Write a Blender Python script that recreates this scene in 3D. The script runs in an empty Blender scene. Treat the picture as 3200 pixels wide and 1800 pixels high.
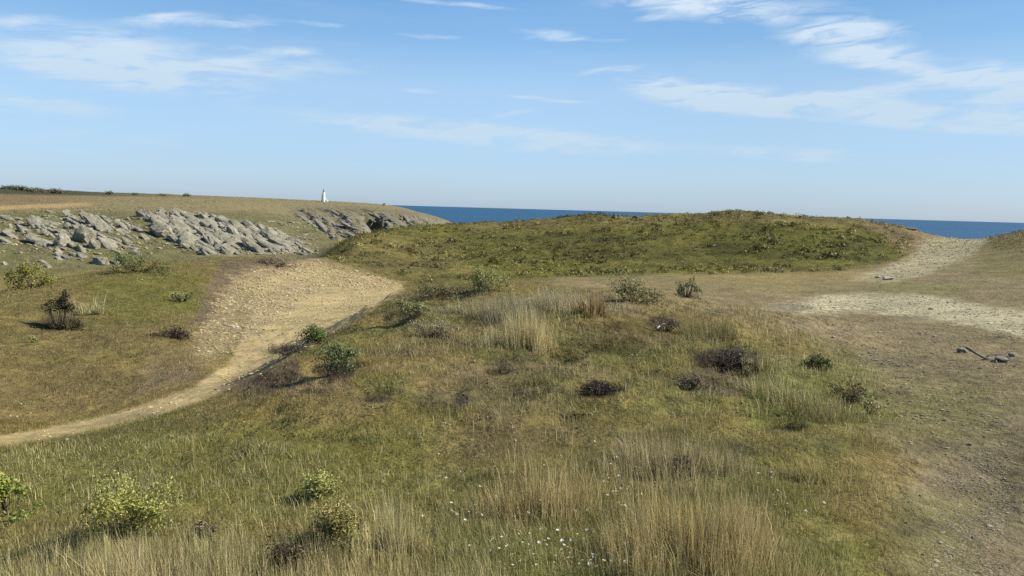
import bpy, math, random
import numpy as np
from mathutils import Matrix

# ------------------------------------------------------------------ camera, sky, sun, exposure
SC = bpy.context.scene
EZ = 30.0                      # eye height above the sea
F = 2022.0                     # focal length for a 2576 px wide frame
CX, CY = 1288.0, 724.5
PITCH = math.atan(200.5 / F)
ROLL = math.radians(1.6)
fwd = np.array([0, math.cos(PITCH), -math.sin(PITCH)])
rt0 = np.array([1.0, 0, 0])
up0 = np.array([0, math.sin(PITCH), math.cos(PITCH)])
RT = math.cos(ROLL) * rt0 + math.sin(ROLL) * up0
UP = -math.sin(ROLL) * rt0 + math.cos(ROLL) * up0
cam_d = bpy.data.cameras.new('camera')
cam = bpy.data.objects.new('camera', cam_d)
SC.collection.objects.link(cam)
cam.matrix_world = Matrix(((RT[0], UP[0], -fwd[0], 0), (RT[1], UP[1], -fwd[1], 0),
                           (RT[2], UP[2], -fwd[2], EZ), (0, 0, 0, 1)))
cam_d.sensor_width = 36.0
cam_d.lens = F / 2576 * 36.0
cam_d.clip_start = 0.05
cam_d.clip_end = 200000
SC.camera = cam

SUN_AZ, SUN_EL = math.radians(84), math.radians(40)      # azimuth from +Y (view) towards +X
SC.view_settings.view_transform = 'Standard'
SC.view_settings.look = 'None'
SC.view_settings.exposure = 0.72
SC.view_settings.gamma = 1.0
sun_l = bpy.data.lights.new('sun', 'SUN')
sun_l.energy = 5.0
sun_l.angle = math.radians(0.53)
sun_l.color = (1.0, 0.93, 0.81)
sun = bpy.data.objects.new('sun', sun_l)
SC.collection.objects.link(sun)
sd = np.array([math.sin(SUN_AZ) * math.cos(SUN_EL), math.cos(SUN_AZ) * math.cos(SUN_EL), math.sin(SUN_EL)])
from mathutils import Vector
sun.rotation_euler = Vector(sd).to_track_quat('Z', 'Y').to_euler()
sun.location = (20, 0, 60)


def pix_dir(u, v):
    u = np.asarray(u, float); v = np.asarray(v, float)
    x = (u - CX) / F; y = -(v - CY) / F
    d = x[..., None] * RT + y[..., None] * UP + fwd
    return d


def pix_azt(u, v):
    d = pix_dir(u, v)
    h = np.hypot(d[..., 0], d[..., 1])
    return np.arctan2(d[..., 0], d[..., 1]), d[..., 2] / h


world = bpy.data.worlds.new('World')
SC.world = world
world.use_nodes = True
NT = world.node_tree
NT.nodes.clear()


class NB:
    """tiny node-graph helper"""
    def __init__(s, nt): s.nt = nt

    def n(s, t, **kw):
        nd = s.nt.nodes.new(t)
        for k, v in kw.items(): setattr(nd, k, v)
        return nd

    def l(s, a, b): s.nt.links.new(a, b)

    def m(s, op, a, b=None, c=None, clamp=False):
        nd = s.n('ShaderNodeMath', operation=op, use_clamp=clamp)
        for i, x in enumerate((a, b, c)):
            if x is None: continue
            if isinstance(x, (int, float)): nd.inputs[i].default_value = x
            else: s.l(x, nd.inputs[i])
        return nd.outputs[0]

    def mix(s, f, a, b, mode='MIX'):
        nd = s.n('ShaderNodeMix', data_type='RGBA', blend_type=mode)
        for i, x in ((0, f), (6, a), (7, b)):
            if isinstance(x, (int, float)): nd.inputs[i].default_value = x
            elif isinstance(x, (tuple, list)): nd.inputs[i].default_value = tuple(x) + (1,) * (4 - len(x))
            else: s.l(x, nd.inputs[i])
        return nd.outputs[2]

    def ramp(s, f, stops, interp='LINEAR'):
        nd = s.n('ShaderNodeValToRGB')
        cr = nd.color_ramp
        cr.interpolation = interp
        while len(cr.elements) < len(stops): cr.elements.new(0.5)
        for e, (p, c) in zip(cr.elements, stops):
            e.position = p
            e.color = (c, c, c, 1) if isinstance(c, (int, float)) else tuple(c) + (1,)
        s.l(f, nd.inputs[0])
        return nd.outputs[0]

    def noise(s, vec, scale, detail=4, rough=0.55, dist=0.0):
        nd = s.n('ShaderNodeTexNoise')
        nd.inputs['Scale'].default_value = scale
        nd.inputs['Detail'].default_value = detail
        nd.inputs['Roughness'].default_value = rough
        nd.inputs['Distortion'].default_value = dist
        if vec is not None: s.l(vec, nd.inputs['Vector'])
        return nd.outputs[0]


def build_world():
    b = NB(NT)
    tc = b.n('ShaderNodeTexCoord')
    sep = b.n('ShaderNodeSeparateXYZ')
    b.l(tc.outputs['Generated'], sep.inputs[0])
    X, Y, Z = sep.outputs
    az = b.m('ARCTAN2', X, Y)
    el = b.m('ARCSINE', Z)
    sky = b.n('ShaderNodeTexSky', sky_type='NISHITA')
    sky.sun_disc = False
    sky.sun_elevation = SUN_EL
    sky.sun_rotation = SUN_AZ
    sky.altitude = 0
    sky.air_density = 1.0
    sky.dust_density = 0.6
    sky.ozone_density = 2.2
    # tint the physical sky a little (thin white haze towards the horizon)
    hz = b.ramp(el, [(0.0, (0.84, 1.06, 1.62)), (0.10, (0.80, 1.14, 1.55)), (0.20, (0.72, 1.14, 1.42)), (0.34, (0.62, 1.14, 1.42)), (0.5, (0.66, 1.0, 1.2))])
    skyc = b.mix(1.0, sky.outputs[0], hz, 'MULTIPLY')
    # high cirrus: wisps whose thickness follows a few broad banks in the sky
    comb = b.n('ShaderNodeCombineXYZ')
    b.l(b.m('MULTIPLY', az, 5.0), comb.inputs[0])
    b.l(b.m('MULTIPLY', b.m('SUBTRACT', el, b.m('MULTIPLY', az, 0.06)), 26.0), comb.inputs[1])
    wisp = b.noise(comb.outputs[0], 2.6, 8, 0.62, 0.5)
    comb2 = b.n('ShaderNodeCombineXYZ')
    b.l(b.m('MULTIPLY', az, 3.2), comb2.inputs[0])
    b.l(b.m('MULTIPLY', el, 9.0), comb2.inputs[1])
    comb2.inputs[2].default_value = 4.2
    warp = b.noise(comb2.outputs[0], 2.0, 5, 0.6, 0.5)
    w2 = b.m('MULTIPLY', b.m('SUBTRACT', warp, 0.5), 0.04)
    azw = b.m('ADD', az, w2)
    elw = b.m('ADD', el, b.m('MULTIPLY', w2, -0.35))
    # (u, v, half width, half height, tilt, strength)
    CL = [(1770, 10, 190, 22, 0.05, 1.4), (1880, 40, 80, 13, 0.05, .9), (1640, 42, 40, 10, -.1, .7), (2115, 84, 88, 27, 0, 1.9),
          (2190, 142, 84, 20, 0.05, 1.35), (2330, 182, 90, 12, 0.2, .9), (2530, 200, 80, 26, 0.1, 1.2),
          (1680, 222, 80, 20, 0.15, 1.1), (1850, 250, 140, 26, 0.05, 1.4), (2080, 245, 150, 12, -0.1, 1.1), (2280, 215, 60, 12, -.15, .5),
          (2230, 282, 90, 20, 0.05, 1.2), (2510, 285, 80, 22, 0.1, 1.2), (2440, 326, 130, 10, .05, .6), (1960, 290, 60, 5, .05, .7),
          (500, 165, 260, 30, -0.08, .75), (300, 195, 260, 22, 0.02, .65), (250, 100, 110, 22, -0.05, .6), (230, 140, 150, 24, 0, .6),
          (420, 50, 60, 12, -0.2, .65), (540, 60, 120, 14, -0.12, .65), (30, 55, 70, 12, -0.15, .6),
          (80, 255, 130, 18, 0, .6), (1150, 330, 330, 20, 0.02, .75), (1350, 355, 280, 20, 0.04, .6),
          (1380, 250, 80, 5, 0.02, .7), (1530, 178, 60, 7, -0.15, .75), (1380, 85, 80, 9, 0.02, .55), (1440, 102, 110, 7, -.02, .45),
          (860, 72, 80, 6, 0, .5), (1100, 96, 70, 5, -.02, .5), (1080, 3, 170, 6, 0, .7), (700, 125, 110, 8, -.05, .55),
          (1980, 385, 200, 12, 0, .45), (2040, 400, 90, 10, 0, .35), (200, 350, 400, 30, 0, .25), (1060, 232, 60, 5, 0, .3),
          (1270, 285, 60, 8, -.15, .45)]
    tot = None
    for (u, v, hw, hh, tl, s) in CL:
        a, t = pix_azt(u, v)
        a = float(a); e = math.atan(float(t))
        sa = hw / F * 1.0; se = hh / F
        tl = -tl - 0.028
        da = b.m('SUBTRACT', azw, a); de = b.m('SUBTRACT', elw, e)
        de = b.m('SUBTRACT', de, b.m('MULTIPLY', da, tl))
        q = b.m('ADD', b.m('POWER', b.m('ABSOLUTE', b.m('DIVIDE', da, sa)), 2.0), b.m('POWER', b.m('ABSOLUTE', b.m('DIVIDE', de, se)), 2.0))
        g = b.m('MULTIPLY', b.m('POWER', 2.718, b.m('MULTIPLY', q, -0.8)), s)
        tot = g if tot is None else b.m('ADD', tot, g)
    tot = b.m('MINIMUM', tot, 1.35)
    wn = b.ramp(wisp, [(0.38, 0.0), (0.62, 1.0)])
    val = b.m('MULTIPLY', tot, b.m('ADD', 0.22, b.m('MULTIPLY', wn, 1.2)))
    dens = b.m('MULTIPLY', b.ramp(b.m('MULTIPLY', val, 0.5), [(0.05, 0.0), (0.28, 0.42), (0.75, 1.0)]), 0.84)
    # faint background cirrus anywhere
    comb3 = b.n('ShaderNodeCombineXYZ')
    b.l(b.m('MULTIPLY', az, 2.4), comb3.inputs[0]); b.l(b.m('MULTIPLY', el, 22.0), comb3.inputs[1]); comb3.inputs[2].default_value = 9.1
    veil = b.noise(comb3.outputs[0], 1.3, 6, 0.62, 0.6)
    veilm = b.m('MULTIPLY', b.ramp(veil, [(0.50, 0.0), (0.72, 1.0)]), 0.06)
    dens = b.m('ADD', dens, veilm)
    # thin milky band low in the sky
    low = b.m('MULTIPLY', b.ramp(el, [(0.0, 0.48), (0.14, 0.46), (0.20, 0.16), (0.30, 0.0)]), 0.9)
    dens = b.m('MINIMUM', b.m('ADD', dens, low), 0.86)
    cc = b.ramp(el, [(0.0, (0.335, 0.43, 0.52)), (0.12, (0.375, 0.46, 0.53)), (0.30, (0.50, 0.56, 0.63))])
    azf = b.ramp(b.m('ADD', b.m('MULTIPLY', az, 0.5), 0.5), [(0.5, (1.0, 1.0, 1.0)), (0.66, (0.86, 0.84, 0.82)), (0.80, (0.80, 0.78, 0.76)), (1.0, (0.9, 0.9, 0.9))])
    sca = b.mix(1.0, b.mix(1.0, skyc, azf, 'MULTIPLY'), (SKY, SKY, SKY), 'MULTIPLY')
    out = b.mix(dens, sca, cc)
    bg = b.n('ShaderNodeBackground')
    b.l(out, bg.inputs[0])
    bg.inputs[1].default_value = 1.0
    wo = b.n('ShaderNodeOutputWorld')
    b.l(bg.outputs[0], wo.inputs[0])


SKY = 0.068
build_world()
world.cycles.sampling_method = 'MANUAL'
world.cycles.sample_map_resolution = 512
SC.cycles.use_denoising = False
SC.cycles.max_bounces = 6
SC.cycles.diffuse_bounces = 3
SC.cycles.transparent_max_bounces = 6

# ------------------------------------------------------------------ helpers
RNG = np.random.default_rng(7)


def lin(c):
    c = np.asarray(c, float) / 255.0
    return np.where(c <= 0.04045, c / 12.92, ((c + 0.055) / 1.055) ** 2.4)


def _h(ix, iy, seed):
    n = (ix.astype(np.int64) * 374761393 + iy.astype(np.int64) * 668265263 + seed * 1442695041) & 0xffffffff
    n = ((n ^ (n >> 13)) * 1274126177) & 0xffffffff
    n = n ^ (n >> 16)
    return (n & 0xffffff).astype(np.float32) / 0xffffff


def vnoise(x, y, seed=0):
    x0 = np.floor(x); y0 = np.floor(y)
    fx = (x - x0).astype(np.float32); fy = (y - y0).astype(np.float32)
    fx = fx * fx * fx * (fx * (fx * 6 - 15) + 10); fy = fy * fy * fy * (fy * (fy * 6 - 15) + 10)
    a = _h(x0, y0, seed); b = _h(x0 + 1, y0, seed); c = _h(x0, y0 + 1, seed); d = _h(x0 + 1, y0 + 1, seed)
    return (a + (b - a) * fx) * (1 - fy) + (c + (d - c) * fx) * fy


def fbm(x, y, sc, octv=4, seed=0, gain=0.5):
    s = 0; a = 1; t = 0
    x = np.asarray(x) * sc; y = np.asarray(y) * sc
    for o in range(octv):
        cs, sn = math.cos(o * 1.1), math.sin(o * 1.1)
        s = s + a * (vnoise(x * cs - y * sn + o * 17.3, x * sn + y * cs + o * 9.1, seed + o) - 0.5)
        t += a * 0.5
        a *= gain; x = x * 2.03; y = y * 2.03
    return s / t          # about -1..1


def sstep(a, b, x):
    t = np.clip((x - a) / (b - a), 0, 1)
    return t * t * (3 - 2 * t)


def link(name, mesh, parent=None, mat=None):
    o = bpy.data.objects.new(name, mesh)
    SC.collection.objects.link(o)
    if mat is not None and not mesh.materials: mesh.materials.append(mat)
    if parent is not None: o.parent = parent
    return o


def tag(o, label=None, cat=None, group=None, kind=None):
    if label: o['label'] = label
    if cat: o['category'] = cat
    if group: o['group'] = group
    if kind or label: o['kind'] = kind or 'thing'
    return o


def empty(name, loc, rz=0.0):
    o = bpy.data.objects.new(name, None)
    SC.collection.objects.link(o)
    o.location = loc; o.rotation_euler = (0, 0, rz)
    o.empty_display_size = 0.1
    return o


def np_mesh(name, V, T, col=None, smooth=False, quads=None):
    me = bpy.data.meshes.new(name)
    V = np.ascontiguousarray(V, np.float32)
    me.vertices.add(len(V)); me.vertices.foreach_set('co', V.ravel())
    k = 3 if quads is None else 4
    Fa = np.ascontiguousarray(T if quads is None else quads, np.int32)
    n = len(Fa)
    me.loops.add(n * k); me.loops.foreach_set('vertex_index', Fa.ravel())
    me.polygons.add(n)
    me.polygons.foreach_set('loop_start', np.arange(0, n * k, k, dtype=np.int32))
    me.update(calc_edges=True)
    me.polygons.foreach_set('use_smooth', np.full(n, smooth, bool))
    if col is not None:
        ca = me.color_attributes.new('col', 'FLOAT_COLOR', 'POINT')
        c4 = np.ones((len(V), 4), np.float32); c4[:, :3] = col
        ca.data.foreach_set('color', c4.ravel())
    me.update()
    return me


# ------------------------------------------------------------------ terrain heights
def hor(u): return 488.3 + 0.0279 * np.asarray(u, float)


# (u, v, distance): seen points of the ground; ('z', u, z, distance) hidden ones
P = []


def seen(d_list):
    for (u, v, d) in d_list:
        a, t = pix_azt(u, v)
        P.append((float(a), d, float(t) * d))


def hid(lst):
    for (u, d, z) in lst:
        a, t = pix_azt(u, 520)
        P.append((float(a), d, z))


for u in (-500, 0, 500, 1000, 1500, 2000, 2576, 3100):
    hid([(u, 0.6, -1.6), (u, 1.6, -1.6)])
hid([(-500, 3.4, -1.75), (0, 3.4, -1.7), (600, 3.4, -1.64), (1288, 3.35, -1.6), (2000, 3.35, -1.58), (2576, 3.3, -1.56), (3100, 3.3, -1.55)])
hid([(-500, 5.3, -2.1), (0, 5.3, -1.98), (400, 5.3, -1.82), (800, 5.3, -1.70), (1288, 5.3, -1.60), (2000, 5.3, -1.56), (2576, 5.3, -1.6), (3100, 5.3, -1.6)])
# near edge of the sandy path, the bank along it and the path itself
seen([(-500, 1200, 6.9), (0, 1117, 7.6), (200, 1082, 7.9), (400, 1034, 8.2), (600, 964, 8.9), (740, 888, 9.8), (900, 800, 12), (1000, 745, 14)])
seen([(0, 1100, 8.1), (200, 1060, 8.8), (400, 1012, 9.3)])
hid([(600, 10.6, -2.28), (740, 11.7, -2.22), (900, 14.8, -2.18), (1000, 18.5, -2.32)])
seen([(400, 950, 10.9), (400, 850, 14.5), (400, 750, 21.5), (600, 930, 12.0), (600, 840, 16.0), (600, 740, 25),
      (740, 865, 13.5), (740, 800, 18.5), (740, 710, 30), (900, 770, 21), (950, 742, 26), (1000, 722, 32)])
seen([(0, 950, 11.3), (0, 850, 15), (-500, 1000, 9.5), (-500, 850, 14), (200, 960, 11.3), (200, 850, 14.8), (200, 760, 20)])
# crest behind the path and the slope left of it
seen([(-500, 770, 20), (0, 742, 22), (100, 712, 25), (200, 695, 27), (350, 664, 32), (500, 652, 36), (640, 650, 38), (800, 648, 41), (900, 690, 36)])
# near mound top (middle)
seen([(1180, 724, 15), (1288, 722, 15.2), (1500, 732, 15), (1650, 742, 14.5), (1800, 762, 14), (1950, 792, 13)])
hid([(1000, 8.5, -1.58), (1288, 8.5, -1.50), (1288, 11, -1.43), (1600, 8.5, -1.48), (1700, 11, -1.5), (2000, 8.5, -1.6), (1000, 11, -1.55), (800, 7.2, -1.66)])
hid([(1180, 19, -2.2), (1288, 20, -2.15), (1500, 20, -2.1), (1650, 19, -2.0), (1800, 17.5, -1.95), (1950, 16, -1.9)])
# basin and right ground
seen([(1180, 712, 31), (1350, 708, 29), (1500, 712, 27), (1800, 712, 27), (2100, 740, 23.5), (2100, 800, 16.5), (2100, 900, 10.3), (2300, 720, 26), (2300, 780, 19),
      (2450, 700, 29), (2576, 700, 29), (2576, 790, 16.5), (2576, 900, 10.8), (2576, 1100, 6.4), (3100, 700, 30), (3100, 900, 11)])
# foot and crest of the green hill
seen([(1000, 713, 35.5), (1150, 706, 36), (1288, 700, 37), (1500, 690, 37.5), (1800, 686, 37), (2000, 680, 37.5), (2150, 664, 41), (2250, 642, 46)])
seen([(860, 625, 50), (900, 592, 60), (1000, 577, 68), (1130, 566, 74), (1250, 560, 74), (1400, 550, 72), (1500, 545, 70), (1600, 549, 70), (1700, 539, 67),
      (1880, 533, 62), (1950, 541, 62), (2020, 549, 61), (2140, 549, 60), (2230, 563, 60), (2300, 578, 60), (2370, 597, 61), (2420, 602, 62)])
seen([(1000, 640, 50), (1130, 635, 52), (1288, 625, 52), (1500, 612, 52), (1700, 605, 51), (1880, 600, 50), (2050, 600, 50), (2200, 610, 51), (2320, 625, 52)])
seen([(2450, 602, 62), (2490, 598, 58), (2576, 580, 56), (2700, 560, 56), (3100, 530, 60), (2400, 650, 43), (2576, 635, 42)])
seen([(1000, 606, 60), (1130, 599, 63), (1288, 590, 62), (1500, 572, 61), (1700, 567, 59), (1880, 562, 56), (2050, 568, 55), (2200, 580, 56), (1000, 590, 64), (1130, 582, 69)])
for u, dc, zc in ((1130, 80, -2.0), (1250, 80, -1.7), (1400, 78, -1.2), (1500, 77, -0.8), (1600, 76, -1.0), (1700, 73, -0.6), (1880, 68, -0.1), (2020, 67, -0.5), (2140, 66, -0.4), (2300, 66, -1.1), (2420, 70, -1.9), (2576, 64, -0.9), (3100, 70, -0.3),
                  (1300, 92, -3.4), (1500, 92, -3.0), (1700, 92, -2.8), (1900, 92, -2.4), (2100, 92, -2.6), (2300, 92, -3), (2576, 92, -2.6), (3100, 92, -2.5), (1300, 150, -6), (1900, 150, -6), (2576, 150, -6), (3100, 150, -6)):
    hid([(u, dc, zc)])
# hidden gully behind the crest, then the rocky hillside on the left
hid([(-500, 36, -5.0), (0, 38, -5.2), (200, 41, -5.1), (400, 44, -4.9), (600, 48, -4.8), (760, 51, -4.9)])
seen([(300, 690, 26), (400, 690, 26), (500, 682, 28), (600, 676, 30), (700, 668, 33), (500, 664, 32), (100, 735, 21.5)])
seen([(-500, 720, 55), (0, 692, 57), (150, 688, 57), (300, 672, 59), (450, 655, 61), (640, 645, 62), (780, 645, 63)])
seen([(-500, 640, 66), (0, 625, 66), (200, 600, 68), (400, 598, 68), (600, 598, 70), (720, 605, 69)])
seen([(-500, 560, 80), (0, 548, 80), (200, 545, 79), (400, 546, 77), (500, 548, 78), (640, 552, 80), (700, 560, 79)])
seen([(644, 527, 96), (696, 538, 91), (736, 547, 87), (761, 561, 82), (794, 584, 77), (829, 616, 71)])
seen([(560, 532, 94), (600, 529, 100), (480, 531, 94), (680, 533, 98), (560, 560, 76), (690, 575, 76), (730, 575, 78), (780, 610, 69), (560, 526, 104)])
# plateau
seen([(-500, 500, 120), (0, 522, 115), (200, 525, 112), (400, 524, 110), (560, 523, 112), (-500, 485, 200), (0, 502, 190), (300, 507, 190), (600, 512, 190),
      (0, 492, 240), (300, 497, 235), (-500, 462, 310), (0, 473, 310), (120, 480, 310), (220, 484, 310), (300, 487, 310), (480, 492, 310), (640, 498, 310), (815, 506, 300), (965, 516, 270)])
# headland beyond the cove
seen([(720, 540, 165), (760, 570, 150), (800, 600, 145), (840, 612, 142), (900, 596, 145), (1000, 588, 150), (1100, 575, 165),
      (760, 528, 200), (840, 530, 195), (920, 537, 180), (1000, 545, 180), (1060, 545, 200), (1050, 536, 235), (1000, 524, 250), (1100, 550, 215), (1135, 566, 210)])
hid([(1165, 205, -9), (1000, 125, -8), (880, 120, -8), (780, 118, -6)])
P = np.array(P)


def warpc(a, d): return np.stack([a * 2.2, np.log(d)], -1)


_Q = warpc(P[:, 0], P[:, 1])
C0 = 0.06
_D = np.sqrt(((_Q[:, None] - _Q[None]) ** 2).sum(-1) + C0 * C0)
_n = len(P)
_A = np.zeros((_n + 3, _n + 3)); _A[:_n, :_n] = _D + np.eye(_n) * -0.002
_A[:_n, _n] = 1; _A[:_n, _n + 1:] = _Q; _A[_n, :_n] = 1; _A[_n + 1:, :_n] = _Q.T
_W = np.linalg.solve(_A, np.concatenate([P[:, 2], np.zeros(3)]))


def base_z(a, d):
    a = np.clip(np.ravel(a), -0.72, 0.72); d = np.ravel(d)
    out = np.empty(len(a), np.float64)
    q = warpc(a, np.clip(d, 0.5, 330)).astype(np.float32)
    Q = _Q.astype(np.float32); w = _W[:_n].astype(np.float32)
    for i in range(0, len(a), 60000):
        p = q[i:i + 60000]
        r = np.sqrt((p[:, 0:1] - Q[:, 0]) ** 2 + (p[:, 1:2] - Q[:, 1]) ** 2 + C0 * C0)
        out[i:i + 60000] = r @ w + _W[_n] + p @ _W[_n + 1:].astype(np.float32)
    return out


def u_of_az(a): return CX + F * np.tan(np.clip(a, -1.2, 1.2))


COAST = np.array([(-3000, 600), (0, 520), (700, 430), (900, 330), (965, 285), (1050, 250), (1100, 232), (1132, 222), (1150, 200), (1170, 120), (1200, 90), (5000, 90)], float)


def project(x, y, z):
    dx = x; dy = y; dz = z - EZ
    zc = dx * fwd[0] + dy * fwd[1] + dz * fwd[2]
    zc = np.where(np.abs(zc) < 1e-3, 1e-3, zc)
    return CX + F * (dx * RT[0] + dy * RT[1] + dz * RT[2]) / zc, CY - F * (dx * UP[0] + dy * UP[1] + dz * UP[2]) / zc


# small hollows, dug after the base form: (u, v, half width m, half depth m, depth m)
HOL = [(1500, 985, .22, .16, .16), (1840, 925, .50, .26, .22), (1760, 960, .35, .25, .10), (1160, 1010, .12, .12, .08), (855, 935, .3, .22, .16),
       (1400, 885, .35, .2, .10), (435, 845, .45, .3, .12), (150, 825, .5, .3, .2),
       (1250, 935, .16, .10, .08), (1560, 860, .3, .14, .10), (950, 1005, .16, .08, .07), (700, 968, .2, .1, .08), (1440, 1050, .12, .07, .06), (1640, 940, .2, .1, .08), (1110, 850, .2, .12, .08), (1330, 1000, .16, .08, .07), (1960, 1080, .2, .1, .08), (800, 985, .16, .08, .07), (1420, 905, .2, .1, .09), (2250, 985, .15, .08, .05)]


def _hit(zf, u, v, dmin=2.0, dmax=330.):
    a, t = pix_azt(u, v)
    a = np.atleast_1d(a); t = np.atleast_1d(t)
    ds = np.exp(np.linspace(math.log(dmin), math.log(dmax), 900))
    A = np.repeat(a[:, None], len(ds), 1); D = np.repeat(ds[None], len(a), 0)
    z = zf(A, D).reshape(A.shape)
    diff = z - t[:, None] * D
    idx = np.argmax(diff >= 0, axis=1)
    ok = (diff >= 0).any(1)
    i0 = np.clip(idx - 1, 0, None)
    r = np.arange(len(a))
    f = -diff[r, i0] / (diff[r, idx] - diff[r, i0] + 1e-9)
    d = np.where(idx > 0, ds[i0] + (ds[idx] - ds[i0]) * np.clip(f, 0, 1), ds[0])
    return a, np.where(ok, d, np.nan)


HW = []
for (u, v, rx, ry, dp) in HOL:
    a, d = _hit(base_z, u, v)
    HW.append((float(d[0] * np.sin(a[0])), float(d[0] * np.cos(a[0])), rx, ry, dp))


def full_z(a, d):
    """terrain height relative to the eye"""
    a = np.ravel(a); d = np.ravel(d)
    z = base_z(a, d)
    x = d * np.sin(a); y = d * np.cos(a)
    u = u_of_az(a)
    near = sstep(90, 30, d)
    z += near * (0.045 * fbm(x, y, 0.55, 3, 11) + 0.022 * fbm(x, y, 2.2, 3, 21) + 0.008 * fbm(x, y, 8, 2, 61) * sstep(20, 8, d))
    mid = sstep(4.5, 6.5, d) * sstep(19, 15, d) * sstep(560, 720, u) * sstep(2300, 2050, u)
    z += mid * (0.12 * np.abs(fbm(x, y, 0.9, 4, 15)) + 0.045 * fbm(x, y, 2.6, 3, 17))
    lft = sstep(9, 11, d) * sstep(45, 38, d) * sstep(620, 480, u)
    z += lft * (0.10 * np.abs(fbm(x, y, 0.5, 4, 18)) + 0.04 * fbm(x, y, 1.8, 3, 19))
    # heathery lumps on the green hill and its shoulders
    hill = sstep(38, 44, d) * sstep(85, 75, d) * sstep(840, 900, u) * sstep(2330, 2250, u)
    z += hill * (0.16 * np.abs(fbm(x, y, 0.7, 4, 31)) + 0.16 * fbm(x, y, 0.28, 3, 35))
    far = sstep(60, 90, d)
    z += far * (0.15 * fbm(x, y, 0.10, 4, 41) + 0.06 * fbm(x, y, 0.5, 3, 43))
    # rough rocky ground on the hillside and the headland face, ribs dipping to the right
    face = sstep(128, 138, d) * sstep(225, 180, d) * sstep(700, 760, u) * sstep(1190, 1140, u)
    s = x * 0.55 + y * 0.2
    rib = np.abs(fbm(s, z * 0.9 - y * 0.05, 0.55, 4, 51))
    z += face * (1.5 * rib - 0.5 + 0.5 * fbm(x, y, 0.45, 4, 53))
    rs = sstep(56, 60, d) * sstep(86, 78, d) * sstep(790, 700, u)
    z += rs * (0.16 * fbm(x, y, 0.5, 4, 57))
    # the shadowed cleft in the headland
    for (cu, cw, d0, d1, dp) in ((932, 19, 136, 176, 6.0), (962, 6, 138, 166, 3.0), (1062, 6, 150, 188, 3.0), (1080, 5, 150, 178, 2.5), (1010, 5, 140, 160, 1.6)):
        z -= dp * sstep(cw * 1.35, cw * 0.75, np.abs(u - cu - 4 * fbm(x, y, 0.3, 2, 77))) * sstep(d0 - 4, d0, d) * sstep(d1 + 1.5, d1 - 0.5, d)
    # far ridge on the left skyline is lumpy
    rg = sstep(285, 310, d) * sstep(1000, 300, u)
    z += rg * 0.5 * np.abs(fbm(x, y, 0.09, 4, 71))
    for (hx, hy, rx, ry, dp) in HW:
        r = ((x - hx) / rx) ** 2 + ((y - hy) / ry) ** 2
        z -= dp * np.exp(-r * r)
    # the cove between the near hillside, the green hill and the headland
    e = np.interp(u, [600, 644, 696, 736, 761, 794, 829, 870, 920, 1000, 1170, 1190], [999, 103, 95, 90, 85, 80, 74, 72, 76, 80, 84, 999])
    z -= 9 * sstep(e, e + 9, d) * sstep(139, 131, d)
    # coast: everything falls away to below the sea
    cd = np.interp(u, COAST[:, 0], COAST[:, 1])
    cd = np.where(np.abs(a) > 1.15, np.where(a > 0, 96, 500), cd)
    z = np.where(np.abs(a) > 2.2, np.maximum(z, -2.2), z)
    z -= 34 * sstep(cd, cd * 1.12 + 16, d) * np.where(np.abs(a) > 2.4, 0, 1)
    return z


# polar sheet: fine inside the view, coarse all round
a_in = np.linspace(-0.645, 0.645, 1080)
a_out = np.linspace(0.645, 2 * math.pi - 0.645, 84)[1:-1]
AZ = np.concatenate([a_in, a_out])
LD = np.concatenate([np.linspace(math.log(0.35), math.log(3.0), 60)[:-1], np.linspace(math.log(3.0), math.log(120), 720)[:-1], np.linspace(math.log(120), math.log(620), 190)])
GA, GL = np.meshgrid(AZ, LD)
GD = np.exp(GL)
wrapA = np.where(GA > math.pi, GA - 2 * math.pi, GA)
GZ = full_z(wrapA, GD).reshape(GA.shape)
NI = len(a_in)
ZI = GZ[:, :NI]


def zlook(a, d):
    """height of the built sheet (bilinear), relative to the eye"""
    shp = np.shape(a)
    a = np.ravel(a); l = np.log(np.ravel(d))
    fa = np.clip((a - a_in[0]) / (a_in[1] - a_in[0]), 0, NI - 1.001)
    i = fa.astype(int); fa = fa - i
    j = np.clip(np.searchsorted(LD, l) - 1, 0, len(LD) - 2)
    fl = np.clip((l - LD[j]) / (LD[j + 1] - LD[j]), 0, 1)
    z = (ZI[j, i] * (1 - fa) + ZI[j, i + 1] * fa) * (1 - fl) + (ZI[j + 1, i] * (1 - fa) + ZI[j + 1, i + 1] * fa) * fl
    return z.reshape(shp)


def hit(u, v, dmin=2.0, dmax=330.):
    """point of the ground seen at (u, v)"""
    a, d = _hit(zlook, np.atleast_1d(u), np.atleast_1d(v), dmin, dmax)
    x = d * np.sin(a); y = d * np.cos(a); z = zlook(a, np.nan_to_num(d, nan=1.0)) + EZ
    return np.stack([x, y, z], -1), d


def ground_at(x, y):
    return zlook(np.arctan2(x, y), np.hypot(x, y)) + EZ


# ------------------------------------------------------------------ ground colours (what grows or lies there)
def sdpoly(px, py, poly):
    """signed distance, positive inside"""
    poly = np.asarray(poly, float)
    d2 = np.full(px.shape, 1e18); ins = np.zeros(px.shape, bool)
    n = len(poly)
    for i in range(n):
        x0, y0 = poly[i]; x1, y1 = poly[(i + 1) % n]
        ex, ey = x1 - x0, y1 - y0
        t = np.clip(((px - x0) * ex + (py - y0) * ey) / (ex * ex + ey * ey + 1e-9), 0, 1)
        d2 = np.minimum(d2, (px - x0 - t * ex) ** 2 + (py - y0 - t * ey) ** 2)
        c = ((y0 > py) != (y1 > py)) & (px < (x1 - x0) * (py - y0) / (y1 - y0 + 1e-12) + x0)
        ins ^= c
    return np.where(ins, 1, -1) * np.sqrt(d2)


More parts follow.
